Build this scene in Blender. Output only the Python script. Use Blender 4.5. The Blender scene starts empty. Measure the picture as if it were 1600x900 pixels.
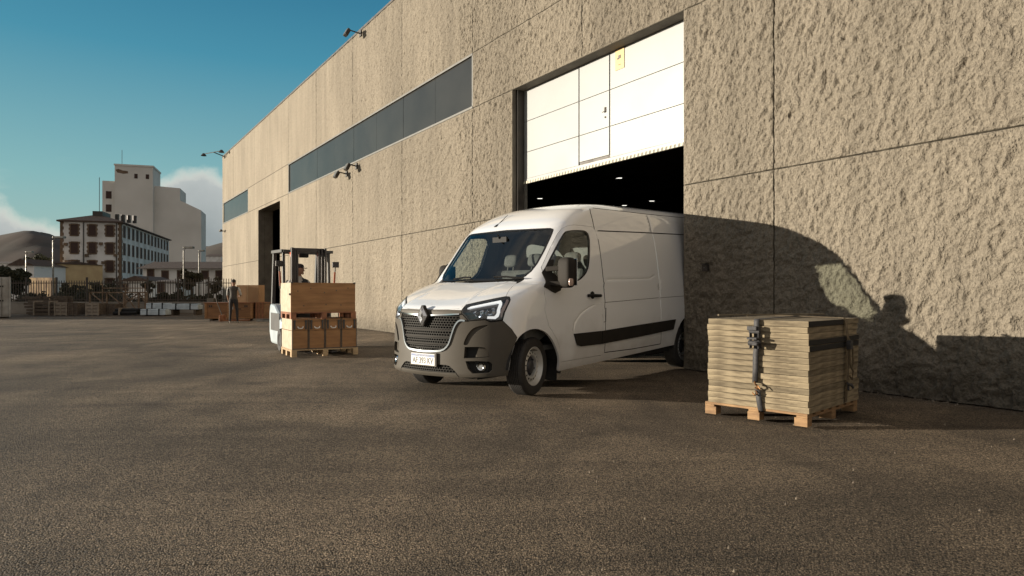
import bpy, bmesh, math, random
import numpy as np
from mathutils import Vector, Matrix, geometry
from math import radians as R, sin, cos, pi
random.seed(7)
scene = bpy.context.scene
COL = scene.collection

# ------------------------------------------------------------------ camera, world, sun, exposure
CAM_H = 1.21
cam = bpy.data.objects.new('camera', bpy.data.cameras.new('camera'))
COL.objects.link(cam)
cam.location = (0, 0, CAM_H); cam.rotation_euler = (R(90), 0, 0)
cam.data.sensor_width = 36; cam.data.lens = 36*1050/1600; cam.data.shift_y = 8/1600
cam.data.clip_end = 20000; cam.data.clip_start = 0.05
scene.camera = cam

SUN_EL = 6.5
SUN_DIR = Vector((1.0, -0.002, 0)).normalized()        # the way the light travels over the ground
SUN_AZ = math.atan2(-SUN_DIR.x, -SUN_DIR.y)               # compass bearing of the sun seen from here (0 = +Y, clockwise)
sun = bpy.data.objects.new('sun', bpy.data.lights.new('sun', 'SUN'))
COL.objects.link(sun)
d3 = Vector((SUN_DIR.x*cos(R(SUN_EL)), SUN_DIR.y*cos(R(SUN_EL)), -sin(R(SUN_EL))))
sun.rotation_euler = d3.to_track_quat('-Z', 'Y').to_euler()
sun.location = (-20, 5, 12)
sun.data.energy = 4.9; sun.data.angle = R(0.5); sun.data.color = (1.0, 0.895, 0.74)

world = bpy.data.worlds.new('World'); scene.world = world; world.use_nodes = True
nt = world.node_tree; N = nt.nodes; L = nt.links; N.clear()
def wn(t, **k):
    n = N.new(t)
    for a, b in k.items(): setattr(n, a, b)
    return n
def wmath(op, a, b=None, clamp=False):
    n = N.new('ShaderNodeMath'); n.operation = op; n.use_clamp = clamp
    for i, s in enumerate((a, b)):
        if s is None: continue
        if isinstance(s, (int, float)): n.inputs[i].default_value = s
        else: L.new(s, n.inputs[i])
    return n.outputs[0]
def wmr(v, a, b, c, d, smooth=True):
    n = N.new('ShaderNodeMapRange'); n.interpolation_type = 'SMOOTHSTEP' if smooth else 'LINEAR'
    L.new(v, n.inputs[0])
    for i, s in zip((1, 2, 3, 4), (a, b, c, d)):
        if isinstance(s, (int, float)): n.inputs[i].default_value = s
        else: L.new(s, n.inputs[i])
    return n.outputs[0]
sky = wn('ShaderNodeTexSky', sky_type='NISHITA', sun_disc=False)
sky.sun_elevation = R(SUN_EL); sky.sun_rotation = SUN_AZ
sky.altitude = 200; sky.air_density = 1.3; sky.dust_density = 0.4; sky.ozone_density = 2.0
tint = wn('ShaderNodeMix', data_type='RGBA', blend_type='MULTIPLY'); tint.inputs[0].default_value = 1.0
L.new(sky.outputs[0], tint.inputs[6]); tint.inputs[7].default_value = (0.60, 0.98, 0.92, 1)
tc = wn('ShaderNodeTexCoord'); sep = wn('ShaderNodeSeparateXYZ'); L.new(tc.outputs['Generated'], sep.inputs[0])
az = wmath('ARCTAN2', sep.outputs[0], sep.outputs[1])        # radians, + to the right of the view axis
el = wmath('ARCSINE', sep.outputs[2])
def gauss(c, w, h):
    t = wmath('DIVIDE', wmath('SUBTRACT', az, c), w)
    return wmath('MULTIPLY', wmath('EXPONENT', wmath('MULTIPLY', wmath('MULTIPLY', t, t), -1.0)), h)
H = wmath('ADD', gauss(R(-25.0), R(5.4), R(9.2)), gauss(R(-40), R(7.0), R(7.4)))
H = wmath('ADD', H, gauss(R(20), R(30), R(5)))
H = wmath('ADD', H, gauss(R(-110), R(30), R(4)))
nz = wn('ShaderNodeTexNoise'); nz.inputs['Scale'].default_value = 13; nz.inputs['Detail'].default_value = 7; nz.inputs['Roughness'].default_value = 0.55
L.new(tc.outputs['Generated'], nz.inputs['Vector'])
nz2 = wn('ShaderNodeTexNoise'); nz2.inputs['Scale'].default_value = 4.5; nz2.inputs['Detail'].default_value = 5
mp = wn('ShaderNodeMapping'); mp.inputs['Scale'].default_value = (1, 1, 3.5); L.new(tc.outputs['Generated'], mp.inputs[0]); L.new(mp.outputs[0], nz2.inputs['Vector'])
nn = wmath('MULTIPLY', wmath('SUBTRACT', nz.outputs[0], 0.5), R(5.5))
depth = wmath('SUBTRACT', wmath('ADD', H, nn), el)             # > 0 inside the bank
mask = wmr(depth, R(-.2), R(1.3), 0.0, 0.93)
soft = wmr(nz2.outputs[0], 0.60, 0.78, 0.0, 0.55)              # thin wisps
soft = wmath('MULTIPLY', soft, wmr(el, R(2), R(13), 1.0, 0.0))
mask = wmath('MAXIMUM', mask, soft, True)
# broken warm cloud added behind the camera, out of view, to lift the fill
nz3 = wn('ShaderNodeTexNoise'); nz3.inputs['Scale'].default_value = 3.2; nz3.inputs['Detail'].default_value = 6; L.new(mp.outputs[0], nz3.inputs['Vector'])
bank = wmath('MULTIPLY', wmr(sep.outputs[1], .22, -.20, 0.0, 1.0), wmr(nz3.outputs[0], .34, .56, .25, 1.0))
ramp = wn('ShaderNodeValToRGB'); L.new(wmr(depth, R(-0.2), R(5.5), 0.0, 1.0, False), ramp.inputs[0])
ramp.color_ramp.elements[0].color = (6.3, 6.1, 5.2, 1); ramp.color_ramp.elements[0].position = 0.0
ramp.color_ramp.elements[1].color = (2.0, 2.2, 2.25, 1); ramp.color_ramp.elements[1].position = 1.0
e = ramp.color_ramp.elements.new(0.30); e.color = (3.2, 3.35, 3.3, 1)
gr_ = wn('ShaderNodeValToRGB'); L.new(wmr(el, 0, R(60), 0, 1, False), gr_.inputs[0])
gr_.color_ramp.elements[0].color = (2.8, 3.4, 3.3, 1); gr_.color_ramp.elements[1].color = (.10, .60, 1.25, 1)
for ps, c_ in ((.14, (1.6, 3.05, 3.3)), (.30, (.42, 1.85, 2.7)), (.45, (.10, .95, 1.85))):
    e_ = gr_.color_ramp.elements.new(ps); e_.color = c_+(1,)
gm = wn('ShaderNodeMix', data_type='RGBA'); gm.inputs[0].default_value = .85; L.new(tint.outputs[2], gm.inputs[6]); L.new(gr_.outputs[0], gm.inputs[7])
cm = wn('ShaderNodeMix', data_type='RGBA'); L.new(mask, cm.inputs[0]); L.new(gm.outputs[2], cm.inputs[6]); L.new(ramp.outputs[0], cm.inputs[7])
cw = wn('ShaderNodeMix', data_type='RGBA'); over = wmath('MULTIPLY', wmr(el, R(38), R(62), 0.0, .75), wmr(nz3.outputs[0], .36, .56, .35, 1.0))  # cloud overhead, out of view, added for neutral fill from above
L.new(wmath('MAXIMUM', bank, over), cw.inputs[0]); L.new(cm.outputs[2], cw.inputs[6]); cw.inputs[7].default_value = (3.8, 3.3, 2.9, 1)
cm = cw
bg = wn('ShaderNodeBackground'); bg.inputs[1].default_value = 0.085
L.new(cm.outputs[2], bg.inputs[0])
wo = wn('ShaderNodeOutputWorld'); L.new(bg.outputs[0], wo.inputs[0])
scene.view_settings.view_transform = 'Standard'; scene.view_settings.look = 'None'
scene.view_settings.gamma = 1; scene.view_settings.use_curve_mapping = False
scene.view_settings.exposure = 0.85
scene.cycles.max_bounces = 8; scene.cycles.transparent_max_bounces = 16

# ------------------------------------------------------------------ helpers
def tag(o, label=None, cat=None, group=None, kind=None):
    if label: o['label'] = label
    if cat: o['category'] = cat
    if group: o['group'] = group
    if kind: o['kind'] = kind
    return o
def empty(name, loc=(0, 0, 0), rz=0.0, label=None, cat=None, group=None, kind=None, parent=None):
    o = bpy.data.objects.new(name, None); COL.objects.link(o); o.empty_display_size = 0.2
    o.location = loc; o.rotation_euler = (0, 0, rz)
    if parent: o.parent = parent
    return tag(o, label, cat, group, kind)
def link(name, me, mats, parent=None, smooth=False, bevel=0.0, angle=35):
    if not isinstance(mats, (list, tuple)): mats = [mats]
    for m in mats: me.materials.append(m)
    if smooth:
        me.polygons.foreach_set('use_smooth', np.ones(len(me.polygons), dtype=bool))
        me.set_sharp_from_angle(angle=R(angle))
    o = bpy.data.objects.new(name, me); COL.objects.link(o)
    if parent: o.parent = parent
    if bevel:
        b = o.modifiers.new('bevel', 'BEVEL'); b.width = bevel; b.segments = 2; b.limit_method = 'ANGLE'
    return o
class MB:
    """collects boxes, tubes, lathes and prisms into one mesh"""
    def __init__(s): s.v = []; s.f = []; s.m = []; s.k = 0
    def mat(s, k): s.k = k; return s
    def add(s, vs, fs):
        b = len(s.v); s.v += [tuple(p) for p in vs]
        for f in fs: s.f.append(tuple(b+i for i in f)); s.m.append(s.k)
        return s
    def box(s, x0, x1, y0, y1, z0, z1, M=None):
        vs = [Vector(p) for p in ((x0,y0,z0),(x1,y0,z0),(x1,y1,z0),(x0,y1,z0),(x0,y0,z1),(x1,y0,z1),(x1,y1,z1),(x0,y1,z1))]
        if M is not None: vs = [M @ p for p in vs]
        return s.add(vs, [(0,3,2,1),(4,5,6,7),(0,1,5,4),(1,2,6,5),(2,3,7,6),(3,0,4,7)])
    def beam(s, a, b, w, h=None, up=(0,0,1)):
        a = Vector(a); b = Vector(b); h = h or w; d = (b-a).normalized(); u = Vector(up)
        if abs(d.dot(u)) > .98: u = Vector((0,1,0))
        r = d.cross(u).normalized(); u = r.cross(d)
        vs = [p + r*(i*w/2) + u*(j*h/2) for p in (a, b) for i, j in ((-1,-1),(1,-1),(1,1),(-1,1))]
        return s.add(vs, [(0,3,2,1),(4,5,6,7),(0,1,5,4),(1,2,6,5),(2,3,7,6),(3,0,4,7)])
    def tube(s, pts, r, n=8, cap=True):
        pts = [Vector(p) for p in pts]; rr = r if isinstance(r, (list, tuple)) else [r]*len(pts)
        vs = []
        for i, p in enumerate(pts):
            d = (pts[min(i+1, len(pts)-1)] - pts[max(i-1, 0)]).normalized()
            u = Vector((0,0,1)) if abs(d.z) < .95 else Vector((1,0,0))
            a = d.cross(u).normalized(); b = d.cross(a)
            vs += [p + (a*cos(2*pi*k/n) + b*sin(2*pi*k/n))*rr[i] for k in range(n)]
        fs = [(i*n+k, i*n+(k+1)%n, (i+1)*n+(k+1)%n, (i+1)*n+k) for i in range(len(pts)-1) for k in range(n)]
        if cap: fs += [tuple(range(n)), tuple((len(pts)-1)*n+k for k in reversed(range(n)))]
        return s.add(vs, fs)
    def lathe(s, prof, M=None, n=32):
        """prof: (radius, height) about local Z"""
        vs = [Vector((r*cos(2*pi*k/n), r*sin(2*pi*k/n), h)) for r, h in prof for k in range(n)]
        if M is not None: vs = [M @ p for p in vs]
        return s.add(vs, [(i*n+k, i*n+(k+1)%n, (i+1)*n+(k+1)%n, (i+1)*n+k) for i in range(len(prof)-1) for k in range(n)])
    def prism(s, poly, z0, z1, M=None):
        n = len(poly); vs = [Vector((p[0],p[1],z0)) for p in poly] + [Vector((p[0],p[1],z1)) for p in poly]
        if M is not None: vs = [M @ p for p in vs]
        return s.add(vs, [tuple(reversed(range(n))), tuple(range(n, 2*n))] + [(i, (i+1)%n, n+(i+1)%n, n+i) for i in range(n)])
    def build(s, name, mats, parent=None, smooth=False, bevel=0.0, fix=True):
        me = bpy.data.meshes.new(name); me.from_pydata(s.v, [], s.f)
        me.polygons.foreach_set('material_index', s.m)
        if fix:
            bm = bmesh.new(); bm.from_mesh(me); bmesh.ops.recalc_face_normals(bm, faces=bm.faces); bm.to_mesh(me); bm.free()
        return link(name, me, mats, parent, smooth, bevel)
def XZ(y=0):   # maps a prism's (x, y, z) to (x, -z, y): polygon drawn in the x-z plane
    return Matrix(((1,0,0,0),(0,0,-1,y),(0,1,0,0),(0,0,0,1)))
def YZ(x=0):   # polygon drawn in the y-z plane, extruded along x
    return Matrix(((0,0,1,x),(1,0,0,0),(0,1,0,0),(0,0,0,1)))
def copy_tree(o, parent=None):
    c = o.copy(); COL.objects.link(c)
    if parent: c.parent = parent
    for ch in list(o.children): copy_tree(ch, c)
    return c

# ------------------------------------------------------------------ materials
def pmat(name, c1, c2=None, scale=4.0, rough=0.6, metal=0.0, bump=0.0, bscale=30.0, stretch=(1,1,1), spec=0.5, coat=0.0, detail=5, lo=0.35, hi=0.65, rvar=0.0, bdist=0.02):
    m = bpy.data.materials.new(name); m.use_nodes = True; t = m.node_tree; b = t.nodes['Principled BSDF']
    b.inputs['Roughness'].default_value = rough; b.inputs['Metallic'].default_value = metal
    b.inputs['Specular IOR Level'].default_value = spec; b.inputs['Coat Weight'].default_value = coat
    b.inputs['Coat Roughness'].default_value = 0.03
    c1 = tuple(c1)+(1,)
    b.inputs['Base Color'].default_value = c1
    if c2 is None: c2 = tuple(min(1, x*0.8) for x in c1[:3])
    tc = t.nodes.new('ShaderNodeTexCoord'); mp = t.nodes.new('ShaderNodeMapping'); mp.inputs['Scale'].default_value = stretch
    t.links.new(tc.outputs['Object'], mp.inputs[0])
    n = t.nodes.new('ShaderNodeTexNoise'); n.inputs['Scale'].default_value = scale; n.inputs['Detail'].default_value = detail
    t.links.new(mp.outputs[0], n.inputs['Vector'])
    r = t.nodes.new('ShaderNodeMapRange'); r.inputs[1].default_value = lo; r.inputs[2].default_value = hi; t.links.new(n.outputs[0], r.inputs[0])
    x = t.nodes.new('ShaderNodeMix'); x.data_type = 'RGBA'; x.inputs[6].default_value = c1; x.inputs[7].default_value = tuple(c2)+(1,)
    t.links.new(r.outputs[0], x.inputs[0]); t.links.new(x.outputs[2], b.inputs['Base Color'])
    if rvar:
        q = t.nodes.new('ShaderNodeMapRange'); q.inputs[3].default_value = rough-rvar; q.inputs[4].default_value = rough+rvar
        t.links.new(r.outputs[0], q.inputs[0]); t.links.new(q.outputs[0], b.inputs['Roughness'])
    if bump:
        n2 = t.nodes.new('ShaderNodeTexNoise'); n2.inputs['Scale'].default_value = bscale; n2.inputs['Detail'].default_value = 4
        t.links.new(mp.outputs[0], n2.inputs['Vector'])
        bp = t.nodes.new('ShaderNodeBump'); bp.inputs['Strength'].default_value = bump; bp.inputs['Distance'].default_value = bdist
        t.links.new(n2.outputs[0], bp.inputs['Height']); t.links.new(bp.outputs[0], b.inputs['Normal'])
    m['bsdf'] = 'Principled BSDF'
    return m
def emat(name, c, s):
    m = pmat(name, (.8,.8,.8), rough=.4); b = m.node_tree.nodes['Principled BSDF']
    b.inputs['Emission Color'].default_value = tuple(c)+(1,); b.inputs['Emission Strength'].default_value = s
    return m
def glass_mat(name, tintc, gloss_min=0.04):
    m = bpy.data.materials.new(name); m.use_nodes = True; t = m.node_tree; t.nodes.clear()
    o = t.nodes.new('ShaderNodeOutputMaterial'); mx = t.nodes.new('ShaderNodeMixShader')
    tr = t.nodes.new('ShaderNodeBsdfTransparent'); tr.inputs[0].default_value = tuple(tintc)+(1,)
    g = t.nodes.new('ShaderNodeBsdfGlossy'); g.inputs['Roughness'].default_value = 0.02; g.inputs[0].default_value = (.9,.95,.95,1)
    f = t.nodes.new('ShaderNodeFresnel'); f.inputs[0].default_value = 1.5
    gm = t.nodes.new('ShaderNodeNewGeometry'); ir = t.nodes.new('ShaderNodeMapRange'); ir.inputs[3].default_value = 1.5; ir.inputs[4].default_value = 1/1.5
    t.links.new(gm.outputs['Backfacing'], ir.inputs[0]); t.links.new(ir.outputs[0], f.inputs[0])
    a = t.nodes.new('ShaderNodeMath'); a.operation = 'ADD'; a.inputs[1].default_value = gloss_min
    t.links.new(f.outputs[0], a.inputs[0]); t.links.new(a.outputs[0], mx.inputs[0])
    t.links.new(tr.outputs[0], mx.inputs[1]); t.links.new(g.outputs[0], mx.inputs[2]); t.links.new(mx.outputs[0], o.inputs[0])
    return m
M = {}
M['steel_dark'] = pmat('steel_dark', (.035,.032,.028), (.06,.05,.042), 6, .5, .3, rvar=.1)
M['steel_grey'] = pmat('steel_grey', (.22,.21,.19), (.14,.13,.11), 5, .45, .5, rvar=.12)
M['rust_steel'] = pmat('rust_steel', (.22,.16,.11), (.12,.075,.045), 7, .8)
M['black'] = pmat('black_rubber', (.012,.012,.012), (.02,.019,.018), 12, .6, spec=.15)
M['void_black'] = pmat('dark_void', (.010,.009,.008), (.014,.013,.012), 3, .9, spec=.1)  # near-black for unlit depth: hall lining, window backing, rim holes
M['white_metal'] = pmat('white_metal', (.29,.30,.295), (.25,.257,.25), .9, .42, rvar=.06, lo=.3, hi=.75)
M['reveal'] = pmat('reveal_paint', (.16,.14,.11), (.11,.095,.075), 3, .8, bump=.3)
M['chrome'] = pmat('chrome', (.75,.78,.8), (.68,.72,.75), 3, .12, 1.0)
M['ply'] = pmat('plywood', (.33,.165,.062), (.22,.105,.038), 3.2, .72, stretch=(.6,2.2,5), bump=.15, bscale=20)
M['ply_pale'] = pmat('plywood_pale', (.42,.30,.165), (.33,.22,.115), 3.0, .72, stretch=(.6,2.2,5))
M['pallet'] = pmat('pallet_wood', (.33,.20,.095), (.20,.115,.055), 5, .8, stretch=(1,1,6), bump=.3, bscale=40)
M['pallet_dark'] = pmat('pallet_wood_red', (.30,.125,.055), (.18,.075,.04), 6, .8, bump=.2)
M['old_wood'] = pmat('weathered_timber', (.13,.10,.075), (.07,.052,.038), 6, .9, stretch=(1,1,4), bump=.3)
M['pale_wood'] = pmat('greyed_crate_wood', (.30,.255,.20), (.20,.165,.13), 4, .85, stretch=(1,1,4))
# ------------------------------------------------------------------ numpy gradient noise
_rng = np.random.RandomState(11)
_PERM = _rng.permutation(4096); _GA = _rng.rand(4096)*2*np.pi
def perlin(x, y, seed=0):
    xi = np.floor(x).astype(int); yi = np.floor(y).astype(int); fx = x-xi; fy = y-yi
    def g(ix, iy, dx, dy):
        h = _PERM[(_PERM[(ix+seed*37) & 4095] + iy*3 + seed) & 4095]; a = _GA[h]
        return np.cos(a)*dx + np.sin(a)*dy
    u = fx*fx*fx*(fx*(fx*6-15)+10); w = fy*fy*fy*(fy*(fy*6-15)+10)
    a = g(xi, yi, fx, fy)*(1-u) + g(xi+1, yi, fx-1, fy)*u
    b = g(xi, yi+1, fx, fy-1)*(1-u) + g(xi+1, yi+1, fx-1, fy-1)*u
    return (a*(1-w) + b*w)*1.5
def np_mesh(name, V, F, mats, parent=None, smooth=True, mi=None, angle=35):
    me = bpy.data.meshes.new(name)
    V = np.asarray(V, np.float32); F = np.asarray(F, np.int32); k = F.shape[1]
    me.vertices.add(len(V)); me.vertices.foreach_set('co', V.ravel())
    me.loops.add(F.size); me.loops.foreach_set('vertex_index', F.ravel())
    me.polygons.add(len(F)); me.polygons.foreach_set('loop_start', np.arange(0, F.size, k, dtype=np.int32))
    if mi is not None: me.polygons.foreach_set('material_index', np.asarray(mi, np.int32))
    me.update(calc_edges=True); me.validate()
    return link(name, me, mats, parent, smooth, angle=angle)

# ------------------------------------------------------------------ ground
def ground_material():
    m = bpy.data.materials.new('asphalt'); m.use_nodes = True; t = m.node_tree; b = t.nodes['Principled BSDF']
    b.inputs['Roughness'].default_value = .82; b.inputs['Specular IOR Level'].default_value = .35
    tc = t.nodes.new('ShaderNodeTexCoord')
    def noise(s, d=4, st=None, rot=0, dist=0):
        n = t.nodes.new('ShaderNodeTexNoise'); n.inputs['Scale'].default_value = s; n.inputs['Detail'].default_value = d; n.inputs['Distortion'].default_value = dist
        mp = t.nodes.new('ShaderNodeMapping'); mp.inputs['Scale'].default_value = st or (1,1,1); mp.inputs['Rotation'].default_value = (0,0,rot)
        t.links.new(tc.outputs['Object'], mp.inputs[0]); t.links.new(mp.outputs[0], n.inputs['Vector']); return n.outputs[0]
    def mr(v, a, b_, c, d):
        n = t.nodes.new('ShaderNodeMapRange'); t.links.new(v, n.inputs[0])
        for i, s in zip((1,2,3,4), (a,b_,c,d)): n.inputs[i].default_value = s
        return n.outputs[0]
    def mul(a, b_):
        n = t.nodes.new('ShaderNodeMath'); n.operation = 'MULTIPLY'
        for i, s in enumerate((a, b_)):
            if isinstance(s, float): n.inputs[i].default_value = s
            else: t.links.new(s, n.inputs[i])
        return n.outputs[0]
    big = mr(noise(.16, 6, dist=1.5), .36, .66, .58, 1.28)
    mid = mr(noise(.8, 8, st=(1,.5,1), rot=.5, dist=1.4), .36, .68, .70, 1.20)
    trk = mr(noise(.55, 3, st=(.22,2.2,1), rot=R(-57), dist=2.2), .40, .62, .88, 1.08)
    vo = t.nodes.new('ShaderNodeTexVoronoi'); vo.inputs['Scale'].default_value = 125; t.links.new(tc.outputs['Object'], vo.inputs['Vector'])
    sepc = t.nodes.new('ShaderNodeSeparateColor'); t.links.new(vo.outputs['Color'], sepc.inputs[0])
    stone = mr(sepc.outputs[0], 0, 1, .08, 2.3)
    crack = mr(noise(1.7, 8, dist=.6), .492, .5, 1, 1)
    spk = mr(noise(75, 3), .36, .64, .55, 1.5)
    k = mul(mul(mul(mul(big, mid), trk), stone), spk)
    def arc(cx, cy, r, w, dark):                                  # a worn tyre track
        mp = t.nodes.new('ShaderNodeMapping'); mp.inputs['Location'].default_value = (-cx,-cy,0); t.links.new(tc.outputs['Object'], mp.inputs[0])
        ln = t.nodes.new('ShaderNodeVectorMath'); ln.operation = 'LENGTH'; t.links.new(mp.outputs[0], ln.inputs[0])
        a = t.nodes.new('ShaderNodeMath'); a.operation = 'SUBTRACT'; t.links.new(ln.outputs['Value'], a.inputs[0]); a.inputs[1].default_value = r
        b2 = t.nodes.new('ShaderNodeMath'); b2.operation = 'ABSOLUTE'; t.links.new(a.outputs[0], b2.inputs[0])
        e = mr(b2.outputs[0], w*.5, w, dark, 1.0)
        x = t.nodes.new('ShaderNodeMix'); x.data_type = 'FLOAT'; t.links.new(mr(noise(.45, 4), .45, .6, 0, 1), x.inputs[0]); x.inputs[2].default_value = 1.0; t.links.new(e, x.inputs[3]); return x.outputs[0]
    for ar in ((-9,2,11.5,.16,.72),(-9,2,13.2,.16,.76),(6,22,16.0,.15,.75),(6,22,17.7,.15,.78),(-14,16,12.0,.14,1.28),(-2,-8,15.5,.13,.78)): k = mul(k, arc(*ar))
    cr = t.nodes.new('ShaderNodeMix'); cr.data_type = 'RGBA'; cr.inputs[6].default_value = (.102,.076,.050,1); cr.inputs[7].default_value = (.156,.119,.080,1)
    t.links.new(sepc.outputs[1], cr.inputs[0])
    vm = t.nodes.new('ShaderNodeVectorMath'); vm.operation = 'SCALE'; t.links.new(cr.outputs[2], vm.inputs[0]); t.links.new(k, vm.inputs['Scale'])
    t.links.new(vm.outputs[0], b.inputs['Base Color'])
    v2 = t.nodes.new('ShaderNodeTexVoronoi'); v2.inputs['Scale'].default_value = 105; t.links.new(tc.outputs['Object'], v2.inputs['Vector'])
    bp = t.nodes.new('ShaderNodeBump'); bp.inputs['Strength'].default_value = 1.0; bp.inputs['Distance'].default_value = .011; bp.invert = True
    t.links.new(v2.outputs['Distance'], bp.inputs['Height'])
    bp2 = t.nodes.new('ShaderNodeBump'); bp2.inputs['Strength'].default_value = .25; bp2.inputs['Distance'].default_value = .02
    t.links.new(noise(14, 5), bp2.inputs['Height']); t.links.new(bp.outputs[0], bp2.inputs['Normal']); t.links.new(bp2.outputs[0], b.inputs['Normal'])
    return m
# one sheet: finer and faintly uneven near the camera, flat to the horizon
gx = np.concatenate([[-6000,-2000,-700,-250,-120,-70], np.arange(-40, 30.1, .5), [60,120,250,700,2000,6000]])
gy = np.concatenate([[-3000,-700,-200,-60,-20], np.arange(-6, 60.1, .5), [80,120,200,400,900,2500,8000]])
GX, GY = np.meshgrid(gx, gy); fade = ((np.abs(GX) < 40) & (GY > -6) & (GY < 60)).astype(float)
GZ = (perlin(GX*.21, GY*.21, 3)*.012 + perlin(GX*.9, GY*.9, 4)*.003 - .012)*fade
nx = len(gx); ny = len(gy); I = np.arange(nx*ny).reshape(ny, nx)
tag(np_mesh('ground', np.stack([GX.ravel(), GY.ravel(), GZ.ravel()], 1),
        np.stack([I[:-1,:-1].ravel(), I[:-1,1:].ravel(), I[1:,1:].ravel(), I[1:,:-1].ravel()], 1), [ground_material()]), kind='structure')

# ------------------------------------------------------------------ warehouse (local x = towards the camera's end, y = into the building)
D = 8.2
WN = Vector((.8377, .5461)); UF = Vector((-.5461, .8377))
wh = empty('warehouse', (WN.x*D, WN.y*D, 0), math.atan2(-UF.y, -UF.x),
           'long warehouse of rough beige precast concrete panels filling the right side', 'warehouse')
SE = [5.87 + 4.235*k for k in range(-4, 10)]        # vertical joints, distance t along the wall from the camera's foot
T0, T1 = -12.0, 47.5; HT = 10.15
OPEN = [(7.53, 12.57, -1, 5.75), (32.75, 37.25, -1, 5.6), (SE[6], SE[10], 5.75, 7.10), (SE[12], T1-.12, 5.75, 7.10)]
HS = [2.94, 5.75, 7.10]
def lines(a, b, step, specials):
    xs = set(np.round(np.arange(a, b, step), 4)); sp = sorted(s for s in specials if a <= s <= b)
    xs = [x for x in xs if all(abs(x-s) > step*.45 for s in sp)]
    return np.array(sorted(set(xs) | set(np.round(sp, 4))))
gv = [s+o for s in SE for o in (-.011, 0, .011)]; gh = [s+o for s in HS for o in (-.011, 0, .011)]
se_t = gv + [o for q in OPEN for o in q[:2]]; se_z = gh + [0, HT, 5.6]
tA = lines(T0, 3, .12, se_t); tB = lines(3, 15, .0165, se_t); tC = lines(15, 26, .04, se_t); tD = lines(26, T1+.001, .075, se_t+[T1])
ts = np.unique(np.concatenate([tA, tB, tC, tD])); zs = lines(0, HT+.001, .0195, se_z+[HT])
zs = zs[zs >= 0]
TT, ZZ = np.meshgrid(ts, zs)
wx = TT + .05*perlin(TT*3, ZZ*3, 21); wz = ZZ + .05*perlin(TT*3+9, ZZ*3, 22)
sh = wx*1.0 + wz*.28
def bil(n): return 1-np.abs(n)*2
rel = (perlin(sh*6.2, wz*4.0, 1)*.0115 + bil(perlin(sh*11, wz*7.5, 2))*.0075 + perlin(sh*21, wz*16, 3)*.0055 + bil(perlin(sh*34, wz*28, 6))*.0022 + perlin(TT*.8, ZZ*.7, 5)*.006)
rel *= .95 + .5*perlin(TT*.35, ZZ*.5, 8)
fac = np.where(TT > 14, np.clip(1-(TT-14)/22, .32, 1), 1.0)      # the panels of the far bays are cast smoother
rel = rel*fac*1.7
rel += (perlin(sh*10.5+wz*2, wz*8.5, 12)*.019 + perlin(sh*19, wz*15, 14)*.0135 + perlin(sh*31, wz*25, 13)*.0065)*fac
rel = np.tanh(rel*1.15/.06)*.06
def near(a, arr): return np.min(np.abs(a[..., None]-np.array(arr)), -1)
dv = np.interp(ts, ts, near(ts, SE)); dh = near(zs, HS)
DV = np.broadcast_to(dv, TT.shape); DH = np.broadcast_to(dh[:, None], TT.shape)
m1 = np.clip((np.minimum(DV, DH)-.004)/.03, 0, 1)
out = rel*(.25+.75*m1)
oe = np.full(TT.shape, 9.0)
for a, b, c, d in OPEN:
    ddx = np.maximum(np.maximum(a-TT, TT-b), 0); ddz = np.maximum(np.maximum(c-ZZ, ZZ-d), 0)
    oe = np.minimum(oe, np.hypot(ddx, ddz))
out *= np.clip(oe/.05, 0, 1)
out = np.where((DV < .003) | (DH < .003), -.028, out)            # the joints
out = np.where(oe < .001, 0, out)
Vw = np.stack([-TT.ravel(), -out.ravel(), ZZ.ravel()], 1)
nT = len(ts); nZ = len(zs); I = np.arange(nT*nZ).reshape(nZ, nT)
tm = (ts[:-1]+ts[1:])/2; zm = (zs[:-1]+zs[1:])/2; TM, ZM = np.meshgrid(tm, zm); keep = np.ones(TM.shape, bool)
for a, b, c, d in OPEN: keep &= ~((TM > a) & (TM < b) & (ZM > c) & (ZM < d))
Fq = np.stack([I[:-1,:-1], I[1:,:-1], I[1:,1:], I[:-1,1:]], -1)[keep]
DVM = near(tm, SE)[None, :] + 0*ZM; DHM = near(zm, HS)[:, None] + 0*ZM
jm = ((np.minimum(DVM, DHM) < .0105))[keep].astype(int)
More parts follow.
